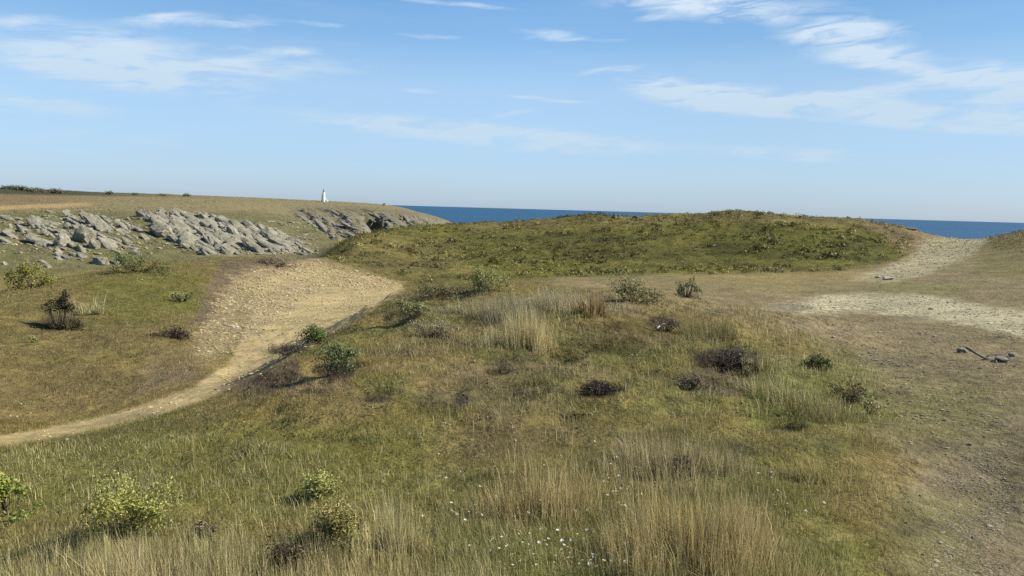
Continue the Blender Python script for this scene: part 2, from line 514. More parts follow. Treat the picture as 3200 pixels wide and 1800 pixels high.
PATH = [(-80, 1112), (0, 1095), (180, 1064), (330, 1028), (480, 976), (575, 915), (625, 820), (640, 730), (700, 688), (790, 664), (880, 690), (1010, 716), (1015, 728), (960, 762), (900, 806), (750, 890), (600, 972), (400, 1044), (200, 1090), (0, 1126), (-80, 1140)]
RUBBLE = [(480, 870), (530, 765), (600, 690), (790, 652), (1005, 708), (960, 728), (830, 722), (740, 762), (660, 820), (590, 880), (520, 915)]
STONY = [(1920, 775), (2080, 742), (2300, 742), (2600, 788), (3200, 900), (3200, 1010), (2600, 850), (2400, 812), (2200, 785), (2000, 792)]
SADDLE = [(2140, 704), (2230, 672), (2300, 640), (2320, 600), (2380, 590), (2485, 600), (2440, 645), (2350, 684), (2240, 708)]
HILL = [(815, 645), (880, 590), (1000, 560), (1500, 530), (1880, 515), (2150, 535), (2260, 560), (2300, 600), (2285, 645), (2200, 667), (2100, 682), (1700, 692), (1400, 697), (1050, 716), (930, 690)]
ZONES = [
    # polygon, colour, softness px, dmin, dmax, edge wobble px, opacity
    ([(1500, 700), (2700, 620), (3400, 640), (3400, 1500), (2220, 1500), (2290, 1200), (2230, 1030), (2120, 900), (1960, 812), (1750, 775), (1500, 745)], (130, 118, 92), 60, 3, 75, 70, .82),
    ([(1380, 690), (2200, 664), (2300, 640), (2450, 640), (2300, 700), (2050, 742), (1700, 745), (1400, 722)], (131, 119, 84), 16, 17, 70, 8, .9),
    ([(1700, 695), (2150, 678), (2220, 690), (2000, 712), (1750, 708)], (146, 131, 84), 10, 22, 60, 8, .6),
    ([(2200, 715), (2420, 715), (2440, 742), (2180, 742)], (122, 120, 76), 12, 18, 60, 8, .6),
    (HILL, (102, 98, 46), 9, 33, 90, 7, 1.),
    ([(1750, 560), (2250, 560), (2280, 640), (2100, 668), (1800, 672)], (88, 88, 32), 25, 33, 90, 20, .7),
    ([(820, 650), (900, 585), (1130, 600), (1180, 690), (1000, 712)], (118, 108, 66), 30, 33, 90, 20, .75),
    ([(1130, 568), (1500, 545), (1900, 530), (2150, 545), (2300, 575), (2320, 590), (1900, 556), (1500, 570), (1200, 585)], (122, 110, 70), 10, 33, 90, 8, .6),
    ([(2160, 560), (2300, 575), (2390, 595), (2330, 640), (2280, 650), (2230, 600)], (132, 116, 84), 12, 33, 90, 10, .8),
    ([(2480, 640), (2700, 640), (2700, 700), (2440, 690)], (116, 108, 68), 16, 20, 90, 10, .8),
    ([(2470, 590), (2700, 560), (2700, 625), (2500, 625)], (110, 100, 62), 10, 30, 90, 8, .7),
    ([(-80, 740), (350, 665), (800, 650), (640, 690), (520, 800), (480, 900), (300, 1010), (-80, 1100)], (116, 104, 66), 20, 8, 46, 14, .95),
    ([(200, 700), (380, 668), (520, 690), (500, 790), (330, 820), (230, 780)], (100, 98, 46), 30, 8, 46, 20, .7),
    ([(560, 652), (800, 646), (780, 662), (640, 705), (540, 810), (470, 830), (520, 730)], (112, 99, 78), 12, 8, 50, 10, .9),
    ([(380, 880), (520, 880), (480, 960), (330, 1000)], (122, 107, 84), 25, 8, 46, 15, .6),
    ([(374, 545), (440, 541), (560, 552), (680, 575), (760, 600), (810, 640), (640, 645), (560, 648), (490, 645), (478, 610), (425, 590), (410, 565)], (128, 121, 96), 8, 56, 92, 12, .9),
    (PATH, (170, 152, 112), 7, 6.5, 50, 12, .97),
    (RUBBLE, (150, 135, 104), 16, 8, 50, 30, .8),
    (STONY, (176, 167, 138), 10, 11, 40, 18, .95),
    (SADDLE, (164, 154, 124), 9, 20, 75, 12, .95),
    ([(2350, 1120), (2700, 1000), (2700, 1500), (2290, 1500)], (122, 111, 90), 60, 2, 12, 50, .7),
    ([(2180, 930), (2480, 950), (2600, 1090), (2350, 1130), (2200, 1070)], (118, 113, 72), 40, 3, 14, 50, .7),
    ([(2230, 1260), (2480, 1240), (2460, 1500), (2180, 1500)], (118, 113, 74), 50, 2, 14, 50, .6),
    ([(-80, 1130), (500, 1060), (1100, 1060), (1200, 1250), (600, 1320), (-80, 1300)], (114, 112, 58), 60, 2, 12, 30, .7),
    ([(1050, 1090), (1600, 1050), (1900, 1120), (1700, 1230), (1100, 1230)], (112, 104, 66), 40, 2, 14, 30, .5),
    ([(1100, 1290), (1620, 1290), (1700, 1500), (1200, 1500)], (106, 108, 62), 40, 2, 12, 25, .7),
    ([(1930, 1380), (2200, 1350), (2150, 1500), (1900, 1500)], (104, 106, 58), 35, 2, 12, 25, .7),
    ([(1850, 900), (2180, 910), (2230, 1060), (1880, 1080)], (110, 114, 62), 35, 4, 16, 25, .7),
    ([(1000, 745), (1180, 725), (1230, 830), (1020, 860), (960, 800)], (98, 92, 60), 20, 6, 16, 15, .7),
    ([(560, 960), (760, 890), (760, 960), (650, 1000)], (96, 82, 68), 18, 5, 16, 15, .8),
    ([(700, 950), (880, 940), (900, 985), (720, 1000)], (134, 118, 90), 12, 5, 16, 10, .7),
]
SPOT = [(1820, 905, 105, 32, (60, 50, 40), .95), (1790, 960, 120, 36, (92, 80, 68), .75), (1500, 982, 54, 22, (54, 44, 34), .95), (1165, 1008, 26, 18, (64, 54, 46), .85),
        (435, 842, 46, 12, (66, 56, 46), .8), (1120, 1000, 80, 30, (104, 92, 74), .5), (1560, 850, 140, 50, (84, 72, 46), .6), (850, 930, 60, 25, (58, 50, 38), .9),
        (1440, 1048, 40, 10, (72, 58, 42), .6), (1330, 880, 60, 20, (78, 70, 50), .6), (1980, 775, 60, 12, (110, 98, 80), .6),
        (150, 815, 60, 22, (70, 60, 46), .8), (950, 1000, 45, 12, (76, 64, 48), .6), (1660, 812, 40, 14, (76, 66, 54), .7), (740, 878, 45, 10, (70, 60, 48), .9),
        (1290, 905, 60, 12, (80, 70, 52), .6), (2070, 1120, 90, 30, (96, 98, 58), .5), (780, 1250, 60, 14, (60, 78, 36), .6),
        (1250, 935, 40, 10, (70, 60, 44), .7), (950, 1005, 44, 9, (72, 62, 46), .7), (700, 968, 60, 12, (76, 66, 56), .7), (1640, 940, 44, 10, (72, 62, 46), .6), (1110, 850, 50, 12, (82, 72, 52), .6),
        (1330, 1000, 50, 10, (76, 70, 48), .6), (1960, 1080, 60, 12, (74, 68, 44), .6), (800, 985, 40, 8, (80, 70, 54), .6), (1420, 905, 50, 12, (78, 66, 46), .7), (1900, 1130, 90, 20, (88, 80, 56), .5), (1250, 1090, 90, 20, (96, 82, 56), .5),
        (2250, 985, 50, 12, (92, 80, 62), .5), (2350, 1120, 80, 20, (92, 80, 64), .5), (2420, 1230, 90, 22, (96, 84, 68), .5), (2330, 1330, 90, 24, (94, 84, 60), .5)]


def ground_rgb(x, y, z, want_zone=False):
    d = np.hypot(x, y)
    u, v = project(x, y, z)
    pxm = F / np.maximum(d, 1)                       # px per metre: wobble is world-scaled noise
    wob = fbm(x, y, 1.2, 4, 101) * 0.7 + fbm(x, y, 5.0, 3, 103) * 0.5
    wob2 = fbm(x, y, 1.0, 4, 105) * 0.7 + fbm(x, y, 4.6, 3, 107) * 0.5
    n1 = fbm(x, y, 0.35, 4, 111); n2 = fbm(x, y, 1.6, 4, 113); n3 = fbm(x, y, 6.0, 3, 115)
    n5 = fbm(x + 31, y, 0.9, 4, 117)
    c = np.tile(lin((124, 112, 66)), (len(x), 1))
    def mixc(c, col, m): return c + (np.asarray(col) - c) * m[:, None]
    c = mixc(c, lin((106, 104, 60)), 0.75 * sstep(0.0, 0.5, n5))
    c = mixc(c, lin((126, 111, 76)), 0.85 * sstep(0.0, 0.5, n1 * 0.5 + n2 * 0.7))
    c = mixc(c, lin((112, 98, 80)), 0.7 * sstep(0.12, 0.6, fbm(x + 90, y, 0.7, 4, 141)) * (d < 45))
    # far ground
    farm = sstep(54, 60, d) * (u < 840)
    c = mixc(c, lin((112, 108, 76)), farm)
    pl = sstep(80, 95, d)
    c = mixc(c, lin((132, 122, 90)), pl)
    c = mixc(c, lin((118, 112, 90)), sstep(128, 140, d) * sstep(240, 200, d) * sstep(690, 760, u) * 0.9)
    c = mixc(c, lin((124, 107, 78)), sstep(110, 150, d) * sstep(262, 245, d) * sstep(330, 60, u) * 0.85)
    c = mixc(c, lin((60, 64, 46)), sstep(240, 262, d) * sstep(620, 120, u) * 0.9)
    c = mixc(c, lin((172, 146, 104)), sstep(7, 2.5, np.abs(v - (523 - 9 * np.clip(u / 220, -1, 1.1) + 3 * wob))) * sstep(260, 190, u) * sstep(88, 96, d) * 0.9)
    zon = np.zeros((len(x), 5), np.float32)           # path, stony, hill, brown
    uu = u; vv = v
    for k, (poly, col, soft, d0, d1, wb, op) in enumerate(ZONES):
        m0 = (d > d0) & (d < d1)
        if not m0.any(): continue
        sd_ = sdpoly(uu[m0] + wob[m0] * wb * 1.6, vv[m0] + wob2[m0] * wb * 0.6, poly)
        m = np.zeros(len(x)); m[m0] = sstep(-soft, soft, sd_) * op
        c = mixc(c, lin(col), m)
        zi = 0 if poly is PATH else 1 if poly in (RUBBLE, STONY, SADDLE) else 2 if poly is HILL else 3 if k in (0, 1) else -1
        if zi >= 0: zon[:, zi] = np.maximum(zon[:, zi], m)
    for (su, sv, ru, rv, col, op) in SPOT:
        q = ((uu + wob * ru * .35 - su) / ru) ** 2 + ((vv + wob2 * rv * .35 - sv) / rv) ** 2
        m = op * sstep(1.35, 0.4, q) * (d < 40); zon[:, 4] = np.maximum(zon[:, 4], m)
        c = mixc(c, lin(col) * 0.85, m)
    veg = 1 - np.clip(zon[:, 0] + zon[:, 1], 0, 1)
    # natural mottling
    mot = 1 + veg * (0.16 * n2 + 0.16 * n3) + (1 - veg) * 0.08 * n3
    c = c * mot[:, None]
    c *= (1 + (zon[:, 0] + zon[:, 1]).clip(0, 1) * (0.16 * fbm(x, y * 0.7, 0.7, 4, 131) + 0.12 * fbm(x, y, 3.1, 3, 133)))[:, None]
    g = veg * (0.5 * n5 + 0.5 * n1)
    c[:, 0] *= 1 - 0.07 * g; c[:, 2] *= 1 - 0.14 * g
    hillz = zon[:, 2]
    c *= (1 - hillz * 0.30 * sstep(0.0, 0.45, fbm(x, y, 0.16, 4, 125)))[:, None]
    c *= (1 + hillz * (0.40 * fbm(x, y, 0.45, 4, 121) + 0.25 * fbm(x, y, 3.0, 3, 123)))[:, None]
    c = np.clip(c, 0.004, 0.9) * ALB
    return (c, zon) if want_zone else c


ALB = np.array([0.80, 0.79, 0.74])


# ------------------------------------------------------------------ materials
def mat_new(name):
    m = bpy.data.materials.new(name); m.use_nodes = True
    m.node_tree.nodes.clear()
    return m, NB(m.node_tree)


def mat_ground():
    m, b = mat_new('ground')
    at = b.n('ShaderNodeAttribute', attribute_name='col')
    zn = b.n('ShaderNodeAttribute', attribute_name='zone')
    sp = b.n('ShaderNodeSeparateColor'); b.l(zn.outputs['Color'], sp.inputs[0])
    tc = b.n('ShaderNodeTexCoord')
    P3 = tc.outputs['Object']
    fine = b.noise(P3, 28, 5, 0.65)
    mid = b.noise(P3, 5.5, 5, 0.6, 0.4)
    big = b.noise(P3, 0.9, 5, 0.6, 0.3)
    bare = b.m('ADD', sp.outputs[0], sp.outputs[1], clamp=True)
    vor = b.n('ShaderNodeTexVoronoi'); vor.inputs['Scale'].default_value = 9; b.l(P3, vor.inputs['Vector'])
    vor2 = b.n('ShaderNodeTexVoronoi'); vor2.inputs['Scale'].default_value = 3.2; b.l(P3, vor2.inputs['Vector'])
    k = b.m('ADD', b.m('MULTIPLY', fine, 0.55), b.m('MULTIPLY', mid, 0.45))
    amt = b.mix(b.m('MULTIPLY', zn.outputs['Alpha'], 0.4), b.ramp(k, [(0.30, 0.55), (0.5, 1.0), (0.68, 1.36)]), (1, 1, 1))
    amt2 = b.ramp(big, [(0.35, 0.84), (0.65, 1.14)])
    col = b.mix(1.0, at.outputs['Color'], amt, 'MULTIPLY')
    col = b.mix(1.0, col, amt2, 'MULTIPLY')
    # pale stones bedded in the stony stretches
    st = b.m('MULTIPLY', b.ramp(vor.outputs['Distance'], [(0.22, 1.0), (0.34, 0.0)]), b.m('MULTIPLY', sp.outputs[1], b.ramp(mid, [(0.5, 0), (0.6, 1)])))
    col = b.mix(b.m('MULTIPLY', st, 0.25), col, (0.36, 0.33, 0.26))
    st2 = b.m('MULTIPLY', b.ramp(vor2.outputs['Distance'], [(0.10, 1.0), (0.2, 0.0)]), b.m('MULTIPLY', sp.outputs[0], b.ramp(mid, [(0.52, 0), (0.6, 1)])))
    col = b.mix(b.m('MULTIPLY', st2, 0.2), col, (0.45, 0.40, 0.30))
    bs = b.n('ShaderNodeBsdfPrincipled')
    b.l(col, bs.inputs['Base Color'])
    bs.inputs['Roughness'].default_value = 0.95
    bs.inputs['Specular IOR Level'].default_value = 0.12
    hgt = b.m('ADD', b.m('MULTIPLY', fine, 0.25), b.m('ADD', b.m('MULTIPLY', mid, 1.0), b.m('MULTIPLY', big, 1.6)))
    bp = b.n('ShaderNodeBump'); bp.inputs['Distance'].default_value = 0.16
    b.l(b.m('SUBTRACT', b.m('SUBTRACT', 0.75, b.m('MULTIPLY', sp.outputs[0], 0.5)), b.m('MULTIPLY', zn.outputs['Alpha'], 0.25), clamp=True), bp.inputs['Strength'])
    b.l(hgt, bp.inputs['Height']); b.l(bp.outputs[0], bs.inputs['Normal'])
    o = b.n('ShaderNodeOutputMaterial'); b.l(bs.outputs[0], o.inputs[0])
    return m


def mat_leaf(name, trans=0.35, rough=0.6, spec=0.25, attr=True, col=None):
    m, b = mat_new(name)
    if attr:
        at = b.n('ShaderNodeAttribute', attribute_name='col'); c = at.outputs['Color']
    else:
        rgb = b.n('ShaderNodeRGB'); rgb.outputs[0].default_value = tuple(col) + (1,); c = rgb.outputs[0]
    bs = b.n('ShaderNodeBsdfPrincipled')
    b.l(c, bs.inputs['Base Color']); bs.inputs['Roughness'].default_value = rough
    bs.inputs['Specular IOR Level'].default_value = spec
    tr = b.n('ShaderNodeBsdfTranslucent'); b.l(c, tr.inputs[0])
    mx = b.n('ShaderNodeMixShader'); mx.inputs[0].default_value = trans
    b.l(bs.outputs[0], mx.inputs[1]); b.l(tr.outputs[0], mx.inputs[2])
    o = b.n('ShaderNodeOutputMaterial'); b.l(mx.outputs[0], o.inputs[0])
    return m


def mat_rock(name, c1, c2, c3, scale=1.0, bump=0.08):
    m, b = mat_new(name)
    tc = b.n('ShaderNodeTexCoord'); g = b.n('ShaderNodeNewGeometry')
    P3 = g.outputs['Position']
    n1 = b.noise(P3, 1.3 * scale, 6, 0.65, 0.3); n2 = b.noise(P3, 7 * scale, 6, 0.7); n3 = b.noise(P3, 30 * scale, 4, 0.6)
    c = b.mix(b.ramp(n1, [(0.4, 0.0), (0.62, 1.0)]), c1, c2)
    c = b.mix(b.ramp(n2, [(0.50, 0.0), (0.64, 0.8)]), c, c3)
    c = b.mix(1.0, c, b.ramp(n3, [(0.3, 0.65), (0.7, 1.25)]), 'MULTIPLY')
    bs = b.n('ShaderNodeBsdfPrincipled'); b.l(c, bs.inputs['Base Color'])
    bs.inputs['Roughness'].default_value = 0.9; bs.inputs['Specular IOR Level'].default_value = 0.2
    h = b.m('ADD', n2, b.m('MULTIPLY', n3, 0.35))
    bp = b.n('ShaderNodeBump'); bp.inputs['Strength'].default_value = 0.9; bp.inputs['Distance'].default_value = bump
    b.l(h, bp.inputs['Height']); b.l(bp.outputs[0], bs.inputs['Normal'])
    o = b.n('ShaderNodeOutputMaterial'); b.l(bs.outputs[0], o.inputs[0])
    return m


def mat_plain(name, col, rough=0.8, noise=0.15, scale=8):
    m, b = mat_new(name)
    g = b.n('ShaderNodeNewGeometry')
    n = b.noise(g.outputs['Position'], scale, 5, 0.6)
    c = b.mix(1.0, tuple(col), b.ramp(n, [(0.3, 1 - noise), (0.7, 1 + noise)]), 'MULTIPLY')
    bs = b.n('ShaderNodeBsdfPrincipled'); b.l(c, bs.inputs['Base Color'])
    bs.inputs['Roughness'].default_value = rough; bs.inputs['Specular IOR Level'].default_value = 0.25
    o = b.n('ShaderNodeOutputMaterial'); b.l(bs.outputs[0], o.inputs[0])
    return m


def mat_sea():
    m, b = mat_new('sea_water')
    g = b.n('ShaderNodeNewGeometry')
    mp = b.n('ShaderNodeMapping'); mp.inputs['Scale'].default_value = (0.35, 1.0, 1.0)
    b.l(g.outputs['Position'], mp.inputs[0])
    n1 = b.noise(mp.outputs[0], 0.35, 4, 0.6)
    n2 = b.noise(mp.outputs[0], 0.012, 5, 0.6)
    n4 = b.noise(mp.outputs[0], 0.0025, 4, 0.6)
    c = b.mix(b.ramp(n2, [(0.35, 0.0), (0.65, 1.0)]), (0.016, 0.062, 0.125), (0.023, 0.078, 0.15))
    c = b.mix(b.ramp(n4, [(0.4, 0.0), (0.6, 0.6)]), c, (0.027, 0.082, 0.15))
    bs = b.n('ShaderNodeBsdfPrincipled'); b.l(c, bs.inputs['Base Color'])
    bs.inputs['Roughness'].default_value = 0.55; bs.inputs['Specular IOR Level'].default_value = 0.12
    bp = b.n('ShaderNodeBump'); bp.inputs['Strength'].default_value = 0.8; bp.inputs['Distance'].default_value = 1.0
    b.l(n1, bp.inputs['Height']); b.l(bp.outputs[0], bs.inputs['Normal'])
    o = b.n('ShaderNodeOutputMaterial'); b.l(bs.outputs[0], o.inputs[0])
    return m


M_GROUND = mat_ground()
M_GRASS = mat_leaf('grass_blades', 0.35, 0.65, 0.15)
M_LEAF = mat_leaf('shrub_leaves', 0.25, 0.55, 0.3)
M_WOOD = mat_plain('woody_stems', (0.13, 0.095, 0.06))
M_ROCK = mat_rock('lichen_rock', (0.185, 0.176, 0.125), (0.33, 0.30, 0.225), (0.10, 0.105, 0.068))
M_CLIFF = mat_rock('cliff_rock', (0.19, 0.18, 0.145), (0.26, 0.24, 0.195), (0.10, 0.10, 0.08), 0.5, 0.3)
M_STONE = mat_rock('pale_stone', (0.38, 0.35, 0.27), (0.50, 0.46, 0.37), (0.25, 0.225, 0.17), 6, 0.01)
M_WHITE = mat_plain('white_paint', (0.80, 0.80, 0.78), 0.7, 0.06, 1.5)
M_DARK = mat_plain('dark_metal', (0.09, 0.10, 0.115), 0.5, 0.1)
M_PETAL = mat_leaf('white_petals', 0.3, 0.6, 0.2, False, (0.80, 0.78, 0.74))
M_YEL = mat_plain('flower_centre', (0.55, 0.42, 0.10))
M_DRIFT = mat_plain('weathered_wood', (0.12, 0.105, 0.09), 0.85, 0.3, 14)
M_BLEACH = mat_plain('bleached_wood', (0.68, 0.64, 0.57), 0.8, 0.15, 20)

# ------------------------------------------------------------------ build: ground and sea
GX = GD * np.sin(GA); GY = GD * np.cos(GA)
V = np.stack([GX.ravel(), GY.ravel(), GZ.ravel() + EZ], -1)
nr, nc = GA.shape
I = np.arange(nr * nc).reshape(nr, nc)
q0 = I[:-1, :]; q1 = np.roll(I, -1, 1)[:-1, :]; q2 = np.roll(I, -1, 1)[1:, :]; q3 = I[1:, :]
quads = np.stack([q0, q3, q2, q1], -1).reshape(-1, 4)
gcol, gzone = ground_rgb(V[:, 0], V[:, 1], V[:, 2], True)
me = np_mesh('ground', V, None, gcol, True, quads)
za = me.color_attributes.new('zone', 'FLOAT_COLOR', 'POINT')
za.data.foreach_set('color', np.ascontiguousarray(gzone[:, :4], np.float32).ravel())
# close the little hole at the photographer's feet
ground = link('ground', me, None, M_GROUND)
tag(ground, 'grassy coastal heath with a sandy path, a green hill and a rocky headland', 'ground', kind='structure')

ang = np.linspace(0, 2 * math.pi, 97)[:-1]
R = 90000.0
sv = np.stack([R * np.cos(ang), R * np.sin(ang), np.zeros(96)], -1)
sv = np.concatenate([[[0, 0, 0]], sv]); st = np.stack([np.zeros(96, int), np.arange(1, 97), np.roll(np.arange(1, 97), -1)], -1)
sea = link('sea', np_mesh('sea', sv, st), None, mat_sea())
tag(sea, 'calm deep blue sea reaching the horizon', 'sea', kind='structure')


# ------------------------------------------------------------------ blades and leaves
def blades(Pb, h, w, lean, col, segs=1, az=None, curl=0.5, tipcol=None):
    n = len(Pb)
    az = RNG.uniform(0, 2 * math.pi, n) if az is None else az
    fz = RNG.uniform(0, 2 * math.pi, n)
    wd = np.stack([np.cos(fz), np.sin(fz), np.zeros(n)], -1) * (w * 0.5)[:, None]
    ld = np.stack([np.cos(az), np.sin(az), np.zeros(n)], -1)
    hz = (h * np.cos(np.clip(lean, 0, 1.4)))
    hx = (h * np.sin(np.clip(lean, 0, 1.4)))
    tip = Pb + ld * hx[:, None]; tip[:, 2] += hz
    if segs == 1:
        Vv = np.stack([Pb - wd, Pb + wd, tip], 1).reshape(-1, 3)
        T = np.arange(3 * n).reshape(n, 3)
        c = np.repeat(col, 3, 0)
        if tipcol is not None: c = c.reshape(n, 3, 3); c[:, 2] = tipcol; c = c.reshape(-1, 3)
    else:
        mid = Pb + ld * (hx * (0.5 - curl * 0.28))[:, None]; mid[:, 2] += hz * 0.58
        Vv = np.stack([Pb - wd, Pb + wd, mid - wd * .75, mid + wd * .75, tip], 1).reshape(-1, 3)
        b0 = np.arange(n)[:, None] * 5
        T = np.concatenate([b0 + [0, 1, 3], b0 + [0, 3, 2], b0 + [2, 3, 4]])
        c = np.repeat(col, 5, 0)
        if tipcol is not None: c = c.reshape(n, 5, 3); c[:, 4] = tipcol; c[:, 2:4] = (c[:, 2:4] + tipcol[:, None]) / 2; c = c.reshape(-1, 3)
    return Vv, T, c


def join(parts):
    Vs, Ts, Cs = [], [], []; o = 0
    for (v, t, c) in parts:
        Vs.append(v); Ts.append(t + o); Cs.append(c); o += len(v)
    return np.concatenate(Vs), np.concatenate(Ts), np.concatenate(Cs)


DRY = lin((218, 204, 156)); GOLD = lin((202, 178, 120)); GRN = lin((120, 121, 68)); BRN = lin((138, 118, 86)); PALEG = lin((170, 163, 112))


def turf(n, d0, d1, h0, h1, seed, powr=0.7):
    rg = np.random.default_rng(seed)
    a = rg.uniform(-0.63, 0.63, n)
    q = rg.uniform(0, 1, n) ** powr
    d = np.exp(math.log(d0) + (math.log(d1) - math.log(d0)) * q)
    # tussocky: keep blades where a clump noise is high
    x = d * np.sin(a); y = d * np.cos(a)
    cl = fbm(x, y, 2.6, 3, 201) + 0.6 * fbm(x, y, 9, 2, 203)
    z = zlook(a, d) + EZ
    col, zn = ground_rgb(x, y, z, True)
    bare = np.clip(zn[:, 0] * 1.1 + zn[:, 1] * 0.85 + zn[:, 3] * 0.35 + zn[:, 4] * 1.0, 0, 1)
    keep = (rg.uniform(-0.9, 0.6, n) < cl) & (rg.uniform(0, 1, n) > bare)
    x, y, z, d, col, cl, zn = x[keep], y[keep], z[keep], d[keep], col[keep], cl[keep], zn[keep]
    n = len(x)
    h = rg.uniform(h0, h1, n) * (0.8 + 0.5 * cl) * (1 - 0.5 * zn[:, 3])
    w = np.maximum(0.0022, 0.00042 * d) * rg.uniform(0.7, 1.4, n)
    lean = np.abs(rg.normal(0, 0.55, n))
    r = rg.uniform(0, 1, (n, 1))
    c = col * (1.55 + 0.25 * sstep(9, 4, d))[:, None]
    c = c * rg.uniform(0.7, 1.25, (n, 1))
    c = np.where(r < 0.12, c * 0.4 + DRY * 0.62, c)
    c = np.where((r > 0.88), c * 0.65 + GRN * 0.35, c)
    return blades(np.stack([x, y, z - 0.004], -1), h, w, lean, np.clip(c, 0, .9), 1)


pts = [turf(700000, 2.4, 9, 0.015, 0.05, 1), turf(520000, 8, 34, 0.02, 0.06, 2, 0.8)]
Vv, T, c = join(pts)
grass = link('grass', np_mesh('grass', Vv, T, c), None, M_GRASS)
tag(grass, 'short olive and straw coloured turf covering the heath', 'grass', kind='stuff')


# heath scrub on the hill, plateau and banks: small cushions of leaf-sized faces
def cushions(n, samp, rad, per, seed, colf):
    rg = np.random.default_rng(seed)
    x, y = samp(rg, n)
    d = np.hypot(x, y); a = np.arctan2(x, y)
    z = zlook(a, d) + EZ
    R_ = rg.uniform(rad[0], rad[1], len(x)) * (0.7 + 0.9 * rg.uniform(0, 1, len(x)) ** 3)
    base = colf(x, y, z, rg)
    m = len(x)
    th = rg.uniform(0, 2 * math.pi, (m, per)); ph = np.arccos(rg.uniform(0.0, 1, (m, per)))
    rr = R_[:, None] * rg.uniform(0.6, 1.05, (m, per))
    px = x[:, None] + rr * np.sin(ph) * np.cos(th)
    py = y[:, None] + rr * np.sin(ph) * np.sin(th)
    pz = z[:, None] + rr * np.cos(ph) * 0.7 - 0.02
    C = np.stack([px, py, pz], -1).reshape(-1, 3)
    N = np.stack([np.sin(ph) * np.cos(th), np.sin(ph) * np.sin(th), np.cos(ph) + 0.3], -1).reshape(-1, 3)
    N += rg.normal(0, 0.55, N.shape); N /= np.linalg.norm(N, axis=1, keepdims=True)
    t1 = np.cross(N, rg.normal(0, 1, N.shape)); t1 /= np.linalg.norm(t1, axis=1, keepdims=True)
    t2 = np.cross(N, t1)
    s = (np.repeat(R_, per) * rg.uniform(0.16, 0.38, len(C)))[:, None]
    Vv = np.stack([C - t1 * s * .5, C + t1 * s * .5, C + t2 * s], 1).reshape(-1, 3)
    cc = np.repeat(base, per, 0) * rg.uniform(0.7, 1.3, (len(C), 1))
    return Vv, np.arange(len(C) * 3).reshape(-1, 3), np.repeat(cc, 3, 0)


def samp_px(poly, d0, d1, clump=0.0, cs=0.6):
    poly = np.asarray(poly, float)

    def f(rg, n):
        out = []
        tot = 0
        while tot < n:
            # uniform over the ground as the polygon covers it
            a0, _ = pix_azt(poly[:, 0].min(), 600); a1, _ = pix_azt(poly[:, 0].max(), 600)
            a = rg.uniform(float(a0), float(a1), n * 2)
            d = np.sqrt(rg.uniform(d0 * d0, d1 * d1, n * 2))
            x = d * np.sin(a); y = d * np.cos(a); z = zlook(a, d) + EZ
            u, v = project(x, y, z)
            k = (sdpoly(u, v, poly) > 0)
            if clump > 0: k &= rg.uniform(-1, 1, len(x)) * (1 - clump) < fbm(x, y, cs, 4, 301) * 1.2 + 0.1
            out.append(np.stack([x[k], y[k]], -1)); tot += k.sum()
        o = np.concatenate(out)[:n]
        return o[:, 0], o[:, 1]
    return f


def hillcol(x, y, z, rg):
    c = ground_rgb(x, y, z) * 1.6
    r = rg.uniform(0, 1, (len(x), 1))
    g = fbm(x, y, 0.5, 3, 311)[:, None]
    c = c * rg.uniform(0.75, 1.25, (len(x), 1))
    c = np.where(r < 0.34 + 0.25 * g, c * np.array([0.56, 0.60, 0.52]), c)
    c = np.where(r > 0.90, c * np.array([1.15, 1.12, 1.0]), c)
    return c


def midcol(x, y, z, rg):
    c = ground_rgb(x, y, z) * 1.35 * rg.uniform(0.6, 1.3, (len(x), 1))
    r = rg.uniform(0, 1, (len(x), 1))
    c = np.where(r < .25, c * 0.5, c)
    return np.where(r > .8, c * np.array([.85, 1.05, .7]), c)


parts = [cushions(17000, samp_px(HILL, 35, 84, 0.35, .5), (0.05, 0.16), 16, 41, hillcol),
         cushions(2600, samp_px(HILL, 36, 84, 0.8, .35), (0.16, 0.32), 44, 42, hillcol),
         cushions(2500, samp_px([(2470, 560), (2700, 540), (2700, 640), (2490, 630)], 40, 75), (0.06, 0.18), 9, 43, hillcol),
         cushions(1800, samp_px([(2180, 555), (2300, 560), (2420, 600), (2350, 640), (2250, 640)], 40, 70), (0.05, 0.14), 9, 44, hillcol)]
Vv, T, c = join(parts)
heath = link('heath_scrub', np_mesh('heath_scrub', Vv, T, c), None, M_LEAF)
tag(heath, 'low green heath scrub carpeting the rounded hill', 'heath', kind='stuff')

parts = [cushions(7000, samp_px([(-100, 455), (900, 500), (1150, 560), (1100, 600), (700, 560), (620, 560), (-100, 560)], 84, 320, 0.3, .08), (0.12, 0.4), 8, 45, hillcol),
         cushions(5000, samp_px([(-100, 530), (800, 540), (840, 620), (760, 660), (-100, 720)], 56, 90, 0.2, .3), (0.06, 0.2), 8, 46, hillcol),
         cushions(3600, samp_px([(-80, 740), (350, 660), (800, 645), (640, 690), (520, 800), (480, 900), (300, 1000), (-80, 1080)], 9, 44, 0.6, .9), (0.03, 0.09), 10, 47, hillcol)]
parts += [cushions(9000, samp_px([(560, 960), (760, 890), (1000, 745), (1180, 722), (1700, 742), (1960, 800), (2250, 1000), (2300, 1250), (900, 1200), (300, 1120)], 4.5, 16.5, 0.7, 1.1), (0.018, 0.055), 12, 48, midcol),
          cushions(5000, samp_px([(-60, 1140), (800, 1100), (2300, 1200), (2300, 1500), (-60, 1500)], 2.6, 8, 0.7, 1.5), (0.010, 0.028), 10, 49, midcol),
          cushions(3500, samp_px([(1950, 800), (2600, 880), (2600, 1500), (2250, 1500), (2250, 1000)], 2.8, 15, 0.8, 1.0), (0.012, 0.035), 10, 50, midcol)]
Vv, T, c = join(parts)
heath2 = link('low_scrub', np_mesh('low_scrub', Vv, T, c), None, M_LEAF)
